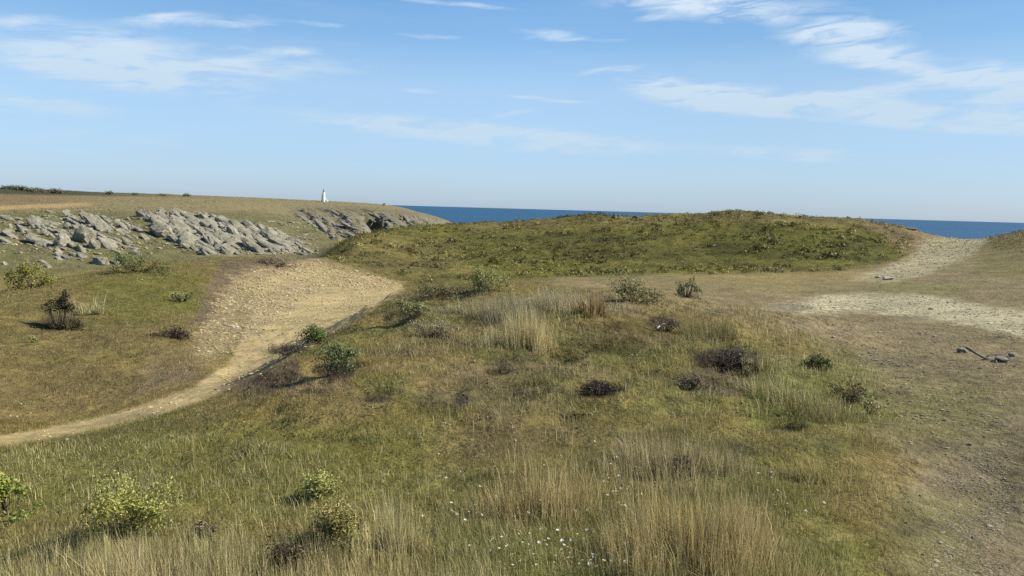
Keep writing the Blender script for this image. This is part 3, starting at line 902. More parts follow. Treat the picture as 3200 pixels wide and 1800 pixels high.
tag(heath2, 'sparse low scrub dotted over the plateau and left slopes', 'scrub', kind='stuff')


# ------------------------------------------------------------------ tall grass
def tall(poly, n, hh, cols, seed, lean=0.22, wid=0.0026, dmin=2.4, dmax=40, clump=0.3, cs=3.0):
    rg = np.random.default_rng(seed)
    x, y = samp_px(poly, dmin, dmax, clump, cs)(rg, n)
    d = np.hypot(x, y); z = zlook(np.arctan2(x, y), d) + EZ
    _, zn = ground_rgb(x, y, z, True)
    kp = rg.uniform(0, 1, n) > np.clip(zn[:, 0] + zn[:, 4] * 1.1, 0, 1)
    x, y, z, d = x[kp], y[kp], z[kp], d[kp]; n = len(x)
    h = rg.uniform(hh[0], hh[1], n) * (0.85 + 0.3 * fbm(x, y, 1.3, 2, 401))
    w = np.maximum(wid, 0.00042 * d) * rg.uniform(0.6, 1.3, n)
    ci = rg.integers(0, len(cols), n)
    c = np.asarray(cols)[ci] * rg.uniform(0.65, 1.2, (n, 1))
    ln = np.abs(rg.normal(0, lean, n))
    # wind from the right leans most blades to the left
    az = rg.normal(math.pi, 1.3, n)
    return blades(np.stack([x, y, z - 0.01], -1), h, w, ln, c, 2, az)


STRIP = [(-60, 1400), (200, 1380), (500, 1395), (800, 1400), (1180, 1430), (1300, 1490), (1300, 1600), (-60, 1600)]
parts = [tall(STRIP, 14000, (0.05, 0.22), [DRY, DRY, PALEG, PALEG, GRN, BRN], 51, 0.2, 0.0017, 2.3, 4.6, 0.3, 4.0),
         tall([(-60, 1130), (500, 1090), (1000, 1180), (1200, 1330), (600, 1430), (-60, 1400)], 16000, (0.025, 0.085), [PALEG, GRN, GRN, DRY], 52, 0.5, 0.0022, 3, 8, 0.5, 2.0),
         tall([(-60, 1180), (1300, 1200), (2300, 1200), (2300, 1500), (-60, 1500)], 7500, (0.04, 0.15), [DRY, PALEG, GRN], 53, 0.35, 0.002, 2.4, 6.5, 0.6, 1.6),
         tall([(1150, 760), (1900, 780), (2250, 950), (2250, 1150), (1100, 1150), (900, 900)], 15000, (0.05, 0.14), [BRN, PALEG, GRN, DRY], 54, 0.45, 0.0022, 4.5, 16, 0.7, 1.4),
         tall([(1100, 1250), (1700, 1280), (1750, 1500), (1100, 1500)], 16000, (0.04, 0.10), [GRN, PALEG, PALEG], 55, 0.5, 0.0022, 2.6, 6, 0.4, 1.6),
         tall([(1900, 1380), (2200, 1350), (2150, 1500), (1850, 1500)], 5000, (0.04, 0.10), [GRN, PALEG, PALEG], 56, 0.5, 0.0022, 2.6, 6, 0.3, 1.6)]
Vv, T, c = join(parts)
tg = link('tall_grass', np_mesh('tall_grass', Vv, T, c), None, M_GRASS)
tag(tg, 'longer bleached and green grass stems standing in the foreground turf', 'grass', kind='stuff')


def tuft(name, label, u, v, wpx, hpx, n, cols, lean=0.25, depth=0.6, group=None, flare=0.2, hm=1.05, wmul=1.0, seed=0):
    """one tussock; (u, v) is the middle of its base, sizes in px at that distance"""
    rg = np.random.default_rng(seed + int(u) * 7 + int(v))
    p, d = hit(u, v)
    p = p[0]; d = float(d[0]); k = math.sqrt(d * d + 1.6 ** 2) / F
    W = wpx * k; H = hpx * k
    r = np.sqrt(rg.uniform(0, 1, n)); t = rg.uniform(0, 2 * math.pi, n)
    lx = r * np.cos(t) * W / 2; ly = r * np.sin(t) * W / 2 * depth
    # ragged edge and inner sub-tufts
    sub = rg.integers(0, max(5, n // 60), n)
    cx = rg.normal(0, W * 0.33, max(5, n // 60))[sub]; cy = rg.normal(0, W * 0.36 * depth, max(5, n // 60))[sub]
    lx = lx * 0.35 + cx; ly = ly * 0.35 + cy
    x = p[0] + lx; y = p[1] + ly
    z = ground_at(x, y) - p[2] - 0.01
    sh = rg.uniform(0.45, 1.15, max(5, n // 60))[sub]
    h = H * hm * rg.uniform(0.35, 1.0, n) * sh * (1 - 0.35 * np.clip((np.abs(lx) / (W / 2 + 1e-6)), 0, 1.5) ** 2)
    h = np.maximum(h, H * 0.2)
    az = np.arctan2(ly, lx) + rg.normal(0, 0.7, n)
    az = np.where(rg.uniform(0, 1, n) < 0.45, rg.normal(math.pi, 1.0, n), az)
    ln = np.abs(rg.normal(0, lean, n)) + flare * np.clip(np.hypot(lx, ly / depth) / (W / 2), 0, 1.2) * 0.5
    w = np.maximum(0.0018, 0.00038 * d) * rg.uniform(0.5, 1.7, n) * wmul
    cs = np.asarray(cols); c = cs[rg.integers(0, len(cs), n)] * rg.uniform(0.6, 1.2, (n, 1))
    brk = rg.uniform(0, 1, n) < 0.12
    ln = np.where(brk, rg.uniform(0.7, 1.3, n), ln); c[rg.uniform(0, 1, n) < 0.08] *= 0.5
    bl = blades(np.stack([lx, ly, z], -1), h, w, ln, c, 2, az)
    o = link(name, np_mesh(name, *bl), None, M_GRASS)
    o.location = p
    tag(o, label, 'grass tussock', group)
    return o


TG = 'tussocks of long grass on the heath'
LV = lin((176, 166, 138)); GREY = lin((164, 150, 118)); DB = lin((92, 74, 50))
for a in [
    ('grass_tussock', 'tall pale golden tussock in the middle of the near mound', 1305, 865, 130, 130, 1500, [DRY, GOLD, DRY, PALEG], .14),
    ('grass_tussock', 'silvery grey green grass mound right below the yellow flowering bush', 1240, 800, 200, 84, 2200, [LV, PALEG, GREY, LV], .3),
    ('grass_tussock', 'dark brown and russet tussock beside four white blossoms', 1500, 792, 90, 66, 800, [BRN, DB, GOLD], .3),
    ('grass_tussock', 'feathery grey tussock on the mound crest, between bush and russet tussock', 1395, 775, 190, 66, 1800, [LV, DRY, GREY, LV], .25),
    ('grass_tussock', 'broad golden foreground tussock with dark green base, left of the biggest one', 1370, 1275, 320, 140, 3200, [GOLD, GOLD, DRY, PALEG, BRN], .16),
    ('grass_tussock', 'grey brown wispy tussock behind the biggest golden one', 1700, 1190, 290, 140, 2600, [GREY, BRN, DRY, PALEG], .25),
    ('grass_tussock', 'biggest golden foreground tussock with splayed bleached stems', 1745, 1390, 380, 200, 4600, [GOLD, DRY, GOLD, PALEG, PALEG, BRN], .16),
    ('grass_tussock', 'thin pale upright grass stand right of the foreground bushes', 1010, 1370, 150, 160, 800, [DRY, PALEG], .12),
    ('grass_tussock', 'bleached tussock with dark hollow at its right foot, right end of golden grass', 1890, 1390, 120, 150, 900, [DRY, GREY, BRN], .3),
    ('grass_tussock', 'olive soft tussock at the edge of the bare right slope', 2090, 1210, 210, 75, 1500, [GOLD, PALEG, GRN], .45),
    ('grass_tussock', 'wide green tussock below the little leafy shrub on the right', 1990, 1010, 250, 74, 2200, [GRN, PALEG, GRN, DRY], .4),
    ('grass_tussock', 'green tussock bordering the dark hollow on its lower right', 2080, 1055, 170, 70, 1200, [GRN, BRN, PALEG], .45),
    ('grass_tussock', 'soft green tussock between the bleached bone and the dark hollow', 1770, 850, 180, 70, 1200, [PALEG, GRN, BRN], .45),
    ('grass_tussock', 'pale dry tussock beside the dark shrub on the left slope', 215, 790, 70, 62, 500, [PALEG, DRY, PALEG], .4),
    ('grass_tussock', 'bleached stems rising beside the dark scrape, right end', 1900, 925, 50, 50, 220, [DRY, DRY, GREY], .12),
    ('grass_tussock', 'sparse green tussock in the middle of the meadow', 1010, 1100, 180, 60, 700, [PALEG, GRN], .4),
    ('grass_tussock', 'green tuft with twisted stems left of the dark round hollow', 1350, 970, 110, 50, 700, [GRN, BRN, PALEG], .5),
    ('grass_tussock', 'dense straw tussock at the bottom edge, left of centre', 330, 1490, 330, 150, 1000, [DRY, DRY, GOLD, BRN], .16),
    ('grass_tussock', 'olive straw tussock at the bottom edge below the two foreground bushes', 900, 1500, 380, 120, 1100, [DRY, PALEG, GOLD], .25),
]:
    tuft(*a, group=TG)


# single long bent stems
def stems():
    rg = np.random.default_rng(77)
    for (u, v, hp, ln) in ((1300, 1265, 110, .5), (1620, 1160, 90, .6), (1075, 1255, 130, .2), (880, 1440, 190, .1), (560, 1160, 110, .3), (640, 1170, 100, .1), (490, 1170, 110, .15),
                           (1250, 1060, 40, .4), (1450, 930, 50, .7), (1940, 1010, 50, .5), (1800, 1340, 150, .4), (955, 1150, 60, .2), (2040, 1020, 60, .4), (1440, 1120, 80, .05), (1870, 940, 60, .1)):
        p, d = hit(u, v); p = p[0]; k = float(d[0]) / F
        n = 3
        b = np.zeros((n, 3)); b[:, 0] = rg.uniform(-.01, .01, n); b[:, 1] = rg.uniform(-.01, .01, n)
        bl = blades(b, np.full(n, hp * k) * rg.uniform(.7, 1, n), np.full(n, max(0.003, 0.0006 * d[0])), np.full(n, ln) + rg.normal(0, .15, n), np.tile(lin((196, 176, 120)), (n, 1)), 2, rg.uniform(2.2, 4.2, n) if rg.uniform() < .6 else rg.uniform(-1, 1, n))
        o = link('dry_grass_stalk', np_mesh('dry_grass_stalk', *bl), None, M_GRASS); o.location = p
        tag(o, 'long straw coloured flower stem standing above the turf', 'grass stem', 'single dry stems above the turf')


stems()


# ------------------------------------------------------------------ tubes and shrubs
def tube(pts_, r0, r1, sides=5):
    pts_ = np.asarray(pts_, float); n = len(pts_)
    Vs = []
    for i, p in enumerate(pts_):
        t = pts_[min(i + 1, n - 1)] - pts_[max(i - 1, 0)]; t /= np.linalg.norm(t) + 1e-9
        a = np.cross(t, [0.3, 0.2, 1.0] if abs(t[2]) < .9 else [1, 0, 0]); a /= np.linalg.norm(a); b = np.cross(t, a)
        r = r0 + (r1 - r0) * i / (n - 1)
        for k in range(sides):
            w = 2 * math.pi * k / sides
            Vs.append(p + (a * math.cos(w) + b * math.sin(w)) * r)
    T = []
    for i in range(n - 1):
        for k in range(sides):
            k2 = (k + 1) % sides
            T += [(i * sides + k, i * sides + k2, (i + 1) * sides + k2), (i * sides + k, (i + 1) * sides + k2, (i + 1) * sides + k)]
    for k in range(1, sides - 1):
        T.append((0, k + 1, k)); e = (n - 1) * sides; T.append((e, e + k, e + k + 1))
    return np.array(Vs), np.array(T)


def tubes_mesh(name, lst):
    Vs, Ts = [], []; o = 0
    for (p, r0, r1) in lst:
        v, t = tube(p, r0, r1); Vs.append(v); Ts.append(t + o); o += len(v)
    return np_mesh(name, np.concatenate(Vs), np.concatenate(Ts), None, True)


def shrub(name, label, u, v, wpx, hpx, c_lo, c_hi, nclus=70, per=22, leaf=2.2, seed=0, cat='bush', group=None, depth=0.8, open_=0.3, tips=None, d=None, flat=0.0, stemcol=None):
    rg = np.random.default_rng(seed + int(u) * 13 + int(v))
    p, dd = hit(u, v); p = p[0]; dist = float(dd[0]) if d is None else d
    k = math.sqrt(dist ** 2 + 4) / F
    W, H = wpx * k, hpx * k
    root = empty(name, p)
    tag(root, label, cat, group)
    # lumpy crown: a few lobes, leaf clusters on their surfaces
    nl = 7 + int(rg.integers(0, 4))
    lobes = []
    for i in range(nl):
        t = rg.uniform(0, 2 * math.pi); r = math.sqrt(rg.uniform(0, 1)) * 0.85
        lobes.append((r * math.cos(t) * W / 2, r * math.sin(t) * W / 2 * depth, H * rg.uniform(0.28, 0.88) * (1 - 0.35 * r), W * rg.uniform(0.08, 0.25)))
    cen = []
    for i in range(nclus):
        L = lobes[rg.integers(0, nl)]
        dv = rg.normal(0, 1, 3); dv[2] = abs(dv[2]) * 1.0 - 0.35; dv /= np.linalg.norm(dv)
        rr = L[3] * rg.uniform(0.65, 1.15)
        cx, cy, cz = L[0] + dv[0] * rr, L[1] + dv[1] * rr * depth, L[2] + dv[2] * min(rr, H * 0.45)
        if rg.uniform() < 0.16:
            t = rg.uniform(0, 2 * math.pi); r = rg.uniform(0.3, 0.62) * W
            cx, cy, cz = r * math.cos(t), r * math.sin(t) * depth, H * rg.uniform(0.02, 0.16)
        cx -= 0.12 * W * (cz / H) - 0.03 * W                     # sea wind has bent it
        cen.append((cx, cy, np.clip(cz, 0.03 * H, H * 1.02)))
    cen = np.array(cen)
    st = []
    for c in cen[:: max(1, nclus // 26)]:
        b0 = np.array([rg.normal(0, W * 0.05), rg.normal(0, W * 0.05), -0.03])
        m_ = b0 * 0.5 + c * 0.5 + np.array([c[0] * 0.12, c[1] * 0.12, -0.06 * H])
        st.append(([b0, m_, c * 0.97], max(0.0035, 0.0004 * dist), max(0.0012, 0.00018 * dist)))
    link('stems', tubes_mesh('stems', st), root, M_WOOD if stemcol is None else stemcol)
    C = np.repeat(cen, per, 0)
    ls = max(0.008, leaf * k)
    spread = W * 0.075 + ls
    off = rg.normal(0, 1, C.shape) * spread * 0.6
    C = C + off
    N = off / (np.linalg.norm(off, axis=1, keepdims=True) + 1e-6) + np.array([0, 0, 0.5]) + rg.normal(0, .5, C.shape)
    N /= np.linalg.norm(N, axis=1, keepdims=True)
    t1 = np.cross(N, rg.normal(0, 1, N.shape)); t1 /= np.linalg.norm(t1, axis=1, keepdims=True); t2 = np.cross(N, t1)
    s = (ls * rg.uniform(0.7, 1.5, len(C)))[:, None]
    Vv = np.stack([C - t2 * s, C + t1 * s * .45, C + t2 * s, C - t1 * s * .45], 1).reshape(-1, 3)
    Vv[:, 2] = np.maximum(Vv[:, 2], ground_at(Vv[:, 0] + p[0], Vv[:, 1] + p[1]) - p[2] - 0.01)
    b0 = np.arange(len(C))[:, None] * 4
    T = np.concatenate([b0 + [0, 1, 2], b0 + [0, 2, 3]])
    cv = np.repeat(rg.uniform(0, 1, nclus), per)
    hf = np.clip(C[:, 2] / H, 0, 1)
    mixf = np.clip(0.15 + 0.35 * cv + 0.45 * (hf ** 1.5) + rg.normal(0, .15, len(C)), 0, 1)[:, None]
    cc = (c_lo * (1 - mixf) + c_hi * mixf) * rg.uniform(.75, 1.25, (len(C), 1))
    link('foliage', np_mesh('foliage', Vv, T, np.repeat(np.clip(cc, 0, .9), 4, 0)), root, M_LEAF)
    if tips is not None:
        k2 = np.argsort(-(cen[:, 2] + rg.normal(0, H * .12, nclus)))[: int(nclus * 0.55)]
        C = np.repeat(cen[k2], 9, 0) + rg.normal(0, spread * .55, (len(k2) * 9, 3)) + [0, 0, ls]
        v_, t_, c_ = tri_fleck(C, ls * 0.55, np.asarray(tips) * 0.72, rg)
        link('blossoms', np_mesh('blossoms', v_, t_, c_), root, M_LEAF)
    return root


def tri_fleck(C, s, col, rg):
    N = rg.normal(0, .6, C.shape) + [0, 0, 1]; N /= np.linalg.norm(N, axis=1, keepdims=True)
    t1 = np.cross(N, rg.normal(0, 1, N.shape)); t1 /= np.linalg.norm(t1, axis=1, keepdims=True); t2 = np.cross(N, t1)
    a = [0, 1.257, 2.513, 3.77, 5.027]
    Vv = np.stack([C + (t1 * math.cos(w) + t2 * math.sin(w)) * s for w in a], 1).reshape(-1, 3)
    b0 = np.arange(len(C))[:, None] * 5
    T = np.concatenate([b0 + [0, 1, 2], b0 + [0, 2, 3], b0 + [0, 3, 4]])
    return Vv, T, np.repeat(np.asarray(col) * rg.uniform(.8, 1.15, (len(C), 1)), 5, 0)


L = lambda r, g, b: lin((r, g, b)) * 1.12 + 0.004
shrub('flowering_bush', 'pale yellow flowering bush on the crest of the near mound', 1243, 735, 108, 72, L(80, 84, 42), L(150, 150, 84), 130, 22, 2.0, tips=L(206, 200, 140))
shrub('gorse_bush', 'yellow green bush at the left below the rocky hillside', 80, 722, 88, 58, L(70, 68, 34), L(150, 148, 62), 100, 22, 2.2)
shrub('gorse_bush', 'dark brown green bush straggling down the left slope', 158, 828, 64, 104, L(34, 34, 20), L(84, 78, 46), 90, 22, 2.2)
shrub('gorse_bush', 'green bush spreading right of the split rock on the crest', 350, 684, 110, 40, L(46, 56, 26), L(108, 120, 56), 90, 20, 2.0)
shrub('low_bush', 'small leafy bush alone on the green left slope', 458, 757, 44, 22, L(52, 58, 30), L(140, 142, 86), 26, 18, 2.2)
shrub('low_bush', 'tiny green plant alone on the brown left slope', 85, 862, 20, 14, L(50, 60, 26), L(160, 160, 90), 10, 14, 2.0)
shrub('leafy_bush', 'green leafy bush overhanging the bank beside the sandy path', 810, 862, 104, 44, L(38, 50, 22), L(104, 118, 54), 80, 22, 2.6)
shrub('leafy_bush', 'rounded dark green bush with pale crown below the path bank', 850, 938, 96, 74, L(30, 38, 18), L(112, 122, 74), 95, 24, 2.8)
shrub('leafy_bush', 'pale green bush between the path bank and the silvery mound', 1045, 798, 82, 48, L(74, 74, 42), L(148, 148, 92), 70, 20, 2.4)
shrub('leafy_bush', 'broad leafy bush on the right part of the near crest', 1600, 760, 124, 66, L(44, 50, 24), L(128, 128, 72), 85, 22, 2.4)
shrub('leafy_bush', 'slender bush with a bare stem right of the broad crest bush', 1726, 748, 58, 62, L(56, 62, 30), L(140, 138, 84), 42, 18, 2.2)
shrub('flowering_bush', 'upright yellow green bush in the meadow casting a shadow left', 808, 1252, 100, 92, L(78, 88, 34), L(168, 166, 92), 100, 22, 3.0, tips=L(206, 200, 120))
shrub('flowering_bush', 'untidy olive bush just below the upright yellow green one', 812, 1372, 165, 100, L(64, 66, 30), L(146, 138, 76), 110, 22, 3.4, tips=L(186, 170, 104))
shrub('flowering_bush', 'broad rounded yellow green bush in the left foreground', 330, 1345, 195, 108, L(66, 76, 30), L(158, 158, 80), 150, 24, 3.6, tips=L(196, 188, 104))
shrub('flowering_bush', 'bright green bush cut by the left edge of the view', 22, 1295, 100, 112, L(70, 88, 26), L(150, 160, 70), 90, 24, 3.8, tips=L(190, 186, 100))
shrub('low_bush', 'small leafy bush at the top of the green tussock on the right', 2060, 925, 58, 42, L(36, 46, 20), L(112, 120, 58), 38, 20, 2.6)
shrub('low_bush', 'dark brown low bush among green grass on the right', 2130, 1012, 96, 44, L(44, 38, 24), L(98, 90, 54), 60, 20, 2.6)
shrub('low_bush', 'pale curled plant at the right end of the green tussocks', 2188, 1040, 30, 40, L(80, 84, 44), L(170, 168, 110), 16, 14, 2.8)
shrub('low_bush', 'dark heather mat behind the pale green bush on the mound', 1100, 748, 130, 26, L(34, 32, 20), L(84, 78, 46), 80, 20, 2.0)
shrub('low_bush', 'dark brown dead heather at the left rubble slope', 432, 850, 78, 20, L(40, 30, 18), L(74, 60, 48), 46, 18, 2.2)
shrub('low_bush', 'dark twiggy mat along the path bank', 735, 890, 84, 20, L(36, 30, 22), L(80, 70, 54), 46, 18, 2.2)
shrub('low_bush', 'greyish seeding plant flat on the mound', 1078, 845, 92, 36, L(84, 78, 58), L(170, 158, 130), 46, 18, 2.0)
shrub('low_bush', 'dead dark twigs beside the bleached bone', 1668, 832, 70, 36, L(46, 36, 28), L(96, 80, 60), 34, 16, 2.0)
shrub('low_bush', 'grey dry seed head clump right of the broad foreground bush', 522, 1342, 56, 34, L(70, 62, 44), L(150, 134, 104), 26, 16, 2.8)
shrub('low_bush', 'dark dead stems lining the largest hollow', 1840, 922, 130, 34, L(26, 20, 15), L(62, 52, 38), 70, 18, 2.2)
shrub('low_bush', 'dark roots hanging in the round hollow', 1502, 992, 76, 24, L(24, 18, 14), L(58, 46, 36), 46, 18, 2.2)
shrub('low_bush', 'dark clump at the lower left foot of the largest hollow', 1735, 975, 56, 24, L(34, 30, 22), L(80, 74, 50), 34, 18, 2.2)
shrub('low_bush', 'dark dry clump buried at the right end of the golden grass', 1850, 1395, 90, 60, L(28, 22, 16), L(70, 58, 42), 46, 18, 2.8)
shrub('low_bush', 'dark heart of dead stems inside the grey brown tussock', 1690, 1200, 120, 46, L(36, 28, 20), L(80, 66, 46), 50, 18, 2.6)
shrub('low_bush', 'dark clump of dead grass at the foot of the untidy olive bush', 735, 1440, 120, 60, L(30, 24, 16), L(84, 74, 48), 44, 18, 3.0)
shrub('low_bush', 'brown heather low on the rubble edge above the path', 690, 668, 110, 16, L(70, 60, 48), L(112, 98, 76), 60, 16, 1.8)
for i, (u, v, w, h) in enumerate(((18, 476, 22, 9), (38, 478, 20, 8), (60, 480, 26, 8), (92, 484, 26, 7), (104, 484, 22, 9), (136, 486, 24, 8), (152, 487, 18, 8), (76, 482, 18, 7), (275, 489, 20, 5), (470, 494, 22, 4), (340, 491, 16, 4), (410, 493, 14, 3))):
    shrub('gorse_bush', 'distant dark rounded bush on the left skyline of the plateau', u, v, w, h, L(84, 88, 66), L(116, 118, 88), 26, 14, 1.5, cat='bush', group='dark bushes on the plateau skyline', seed=i)


# ------------------------------------------------------------------ rocks
_ico = {}


def ico(sub):
    if sub in _ico: return _ico[sub]
    import bmesh
    bm = bmesh.new(); bmesh.ops.create_icosphere(bm, subdivisions=sub, radius=1.0)
    bm.verts.ensure_lookup_table()
    Vv = np.array([v.co[:] for v in bm.verts]); T = np.array([[v.index for v in f.verts] for f in bm.faces]); bm.free()
    _ico[sub] = (Vv, T); return _ico[sub]


def rock_geo(size, rg, sub=3, planes=13, axes=None, rough=0.05):
    """angular stone: a sphere cut by random planes, then roughened"""
    D, T = ico(sub)
    N = rg.normal(0, 1, (planes, 3)); N /= np.linalg.norm(N, axis=1, keepdims=True)
    N = np.concatenate([N, [[0, 0, 1], [0, 0, -1], [1, 0, .2], [-1, 0, -.1], [0, 1, .1], [0, -1, 0.15]]])
    hgt = rg.uniform(0.62, 0.95, len(N))
    dot = D @ N.T
    r = np.min(np.where(dot > 0.05, hgt / np.maximum(dot, 0.05), 9), axis=1)
    r = np.minimum(r, 1.15)
    nz = rg.uniform(0, 50, 2)
    r = r * (1 + rough * fbm(D[:, 0] * 2 + nz[0] + D[:, 2], D[:, 1] * 2 + nz[1] - D[:, 2], 1.5, 4, 5))
    V_ = D * r[:, None] * np.asarray(size)
    if axes is not None: V_ = V_ @ np.asarray(axes)      # rows: world direction of local x, y, z
    return V_, T


def dip_axes(rg, j=0.12):
    a = np.array([0.80, -0.42, -0.36]) + rg.normal(0, j, 3); a /= np.linalg.norm(a)
    n = np.array([0.35, -0.35, 0.87]) + rg.normal(0, j, 3); n -= a * (a @ n); n /= np.linalg.norm(n)
    return np.array([a, np.cross(n, a), n])


def rock(name, label, u, v, wpx, hpx, mat, cat='rock', group=None, axes=True, sink=0.36, seed=0, flatf=0.6, sub=3, dmax=330, rough=.05):
    rg = np.random.default_rng(seed + int(u * 3) + int(v * 5))
    p, d = hit(u, v, 2, dmax); p = p[0]; k = math.hypot(float(d[0]), 2) / F
    W, H = wpx * k, hpx * k
    ax = dip_axes(rg) if axes else None
    if not axes:
        t = rg.uniform(0, 6.28); ax = np.array([[math.cos(t), math.sin(t), 0], [-math.sin(t), math.cos(t), 0], [0, 0, 1]])
    V_, T = rock_geo((W * .66, max(H * .75, W * .16), H * .26) if axes and flatf < .8 else (W * .56, W * .5 * flatf, H * .6), rg, sub, axes=ax, rough=rough)
    V_[:, 2] += H * (0.5 - sink)
    o = link(name, np_mesh(name, V_, T, None, False), None, mat)
    o.location = p
    tag(o, label, cat, group)
    return o


GR = 'rocks and slabs on the left hillside'
big = [(430, 650, 360, 110, 'long pale slab leaning out of the grass on the left hillside'), (620, 665, 170, 110, 'blocky slab left of the big grey boulder with dark gaps'),
       (850, 595, 230, 190, 'big grey boulder with a dark gap on either side'), (950, 690, 130, 90, 'block wedged at the lower right of the big grey boulder'),
       (1070, 690, 180, 70, 'smooth slab right of the big grey boulder'), (1630, 545, 230, 105, 'rounded pale boulder at the left edge of the crag'),
       (1775, 610, 105, 50, 'small pale block under the rounded boulder'), (1860, 675, 105, 85, 'round ball shaped boulder at the foot of the crag'),
       (1720, 500, 150, 130, 'upright block at the top left of the crag'), (1570, 430, 190, 75, 'flat topped block at the upper left corner of the crag'),
       (1020, 855, 150, 85, 'pale rounded rock left of the split rock on the crest'), (1200, 875, 220, 80, 'long split rock with dark underside beside the green bush'),
       (110, 590, 210, 60, 'grey layered slab at the far left of the hillside'), (80, 655, 200, 45, 'lowest layered slab at the far left edge'),
       (610, 565, 150, 42, 'narrow tilted slab above the long pale slab'), (830, 790, 110, 60, 'wedge rock low on the hillside above the crest'),
       (1380, 770, 130, 60, 'flat block low on the hillside, right of the wedge rock'), (1170, 750, 100, 35, 'thin slab between wedge rock and flat block'),
       (1325, 715, 110, 40, 'small slab just above the flat block'), (770, 470, 140, 50, 'tilted pale slab near the top of the hillside'),
       (950, 470, 300, 80, 'broad flat pale slab near the top of the hillside'), (740, 775, 150, 40, 'narrow slab sliding below the blocky slab')]
for (zx, zy, w, h, lab) in big:
    fl = 0.9 if 'round' in lab or 'boulder' in lab else 0.55
    rock('boulder' if 'boulder' in lab else 'rock_slab', lab, zx / 4, 442.75 + (zy + h * .3) / 4, w / 4 * 1.1, h / 4 * (1.15 if fl > .8 else 0.78), M_ROCK, 'rock', GR, axes='round' not in lab, flatf=fl, sub=4, rough=.09)
rg = np.random.default_rng(99)
k = 0
cents = [(900, 480, 200, 60, 16), (150, 560, 150, 90, 9), (1300, 520, 130, 60, 10), (1150, 640, 160, 60, 10), (620, 560, 160, 70, 9), (700, 800, 200, 60, 8), (1250, 700, 130, 60, 7),
         (350, 440, 250, 30, 6), (200, 900, 200, 50, 6), (1000, 600, 80, 60, 5), (700, 700, 100, 50, 5), (1450, 620, 120, 40, 5), (800, 380, 500, 30, 7)]
for (cx, cy, sx, sy, n) in cents:
    for _ in range(n):
        zx = cx + rg.normal(0, sx * .6); zy = cy + rg.normal(0, sy * .6)
        if zx < -40 or zy < 340 or zy > 960: continue
        w = rg.uniform(50, 170) * rg.uniform(.5, 1.1); h = w * rg.uniform(.18, .34)
        rock('rock_slab', 'small pale grey slab scattered in the grass of the left hillside', zx / 4, 442.75 + zy / 4, w / 4, h / 4 + 1.5, M_ROCK, 'rock', 'small slabs scattered on the left hillside', seed=k, sub=3, rough=.08)
        k += 1


# bedrock crag and sea cliff: each one body of fractured, dipping blocks
def crag(name, label, poly, n, size, seed, mat, d0, d1, zoff=0.0, big=0.0):
    rg = np.random.default_rng(seed)
    x, y = samp_px(poly, d0, d1)(rg, n)
    z = ground_at(x, y)
    Vs, Ts = [], []; o = 0
    c0 = np.array([x.mean(), y.mean(), z.mean()])
    for i in range(n):
        s = rg.uniform(size[0], size[1]) * rg.uniform(.6, 1.2)
        base = i < n * big
        if base: s = rg.uniform(1.3, 2.1) * size[1]
        V_, T_ = rock_geo((s * 1.5, s * rg.uniform(.26, .5), s * rg.uniform(.14, .30)), rg, 3 if s > .8 else 2, 11, dip_axes(rg, .13), .08)
        V_ = V_ + np.array([x[i], y[i], z[i] + zoff + (-0.16 * s if base else s * rg.uniform(-.1, .12))]) - c0
        Vs.append(V_); Ts.append(T_ + o); o += len(V_)
    ob = link(name, np_mesh(name, np.concatenate(Vs), np.concatenate(Ts)), None, mat)
    ob.location = c0
    tag(ob, label, 'rock outcrop')
    return ob


crag('rock_crag', 'broad fractured grey crag with dipping slabs right of the rounded boulder', [(374, 545), (440, 541), (560, 552), (660, 575), (740, 600), (790, 640), (640, 640), (560, 643), (490, 640), (478, 610), (425, 590), (410, 565)], 1000, (0.25, 0.9), 5, M_ROCK, 58, 88, -0.10, 0.16)
crag('rock_ledge', 'low broken ledges of pale rock around the big grey boulder', [(60, 590), (120, 560), (210, 548), (330, 556), (350, 590), (330, 640), (250, 655), (170, 650), (110, 620)], 170, (0.3, 0.9), 15, M_ROCK, 58, 84, -0.16, 0.08)
crag('sea_cliff', 'dark weathered sea cliff of the far headland below the white tower', [(745, 548), (840, 540), (900, 535), (1000, 545), (1070, 548), (1120, 565), (1080, 575), (960, 585), (890, 600), (832, 612), (790, 590)], 420, (0.6, 1.5), 6, M_CLIFF, 132, 215, -0.30, 0.03)
rock('boulder', 'small dark rock stack at the very edge of the headland', 966, 517, 9, 6, M_CLIFF, axes=False, sink=0.0)
for (u, v, w, h, lab) in ((1545, 549, 22, 6, 'dark low rock on the hill crest, left of the notch'), (1600, 549, 26, 7, 'dark low rock on the hill crest, at the notch'), (2290, 578, 32, 6, 'reddish rock edge where the hill meets the saddle path')):
    rock('boulder', lab, u, v, w, h, M_CLIFF, sink=0.1, axes=False)

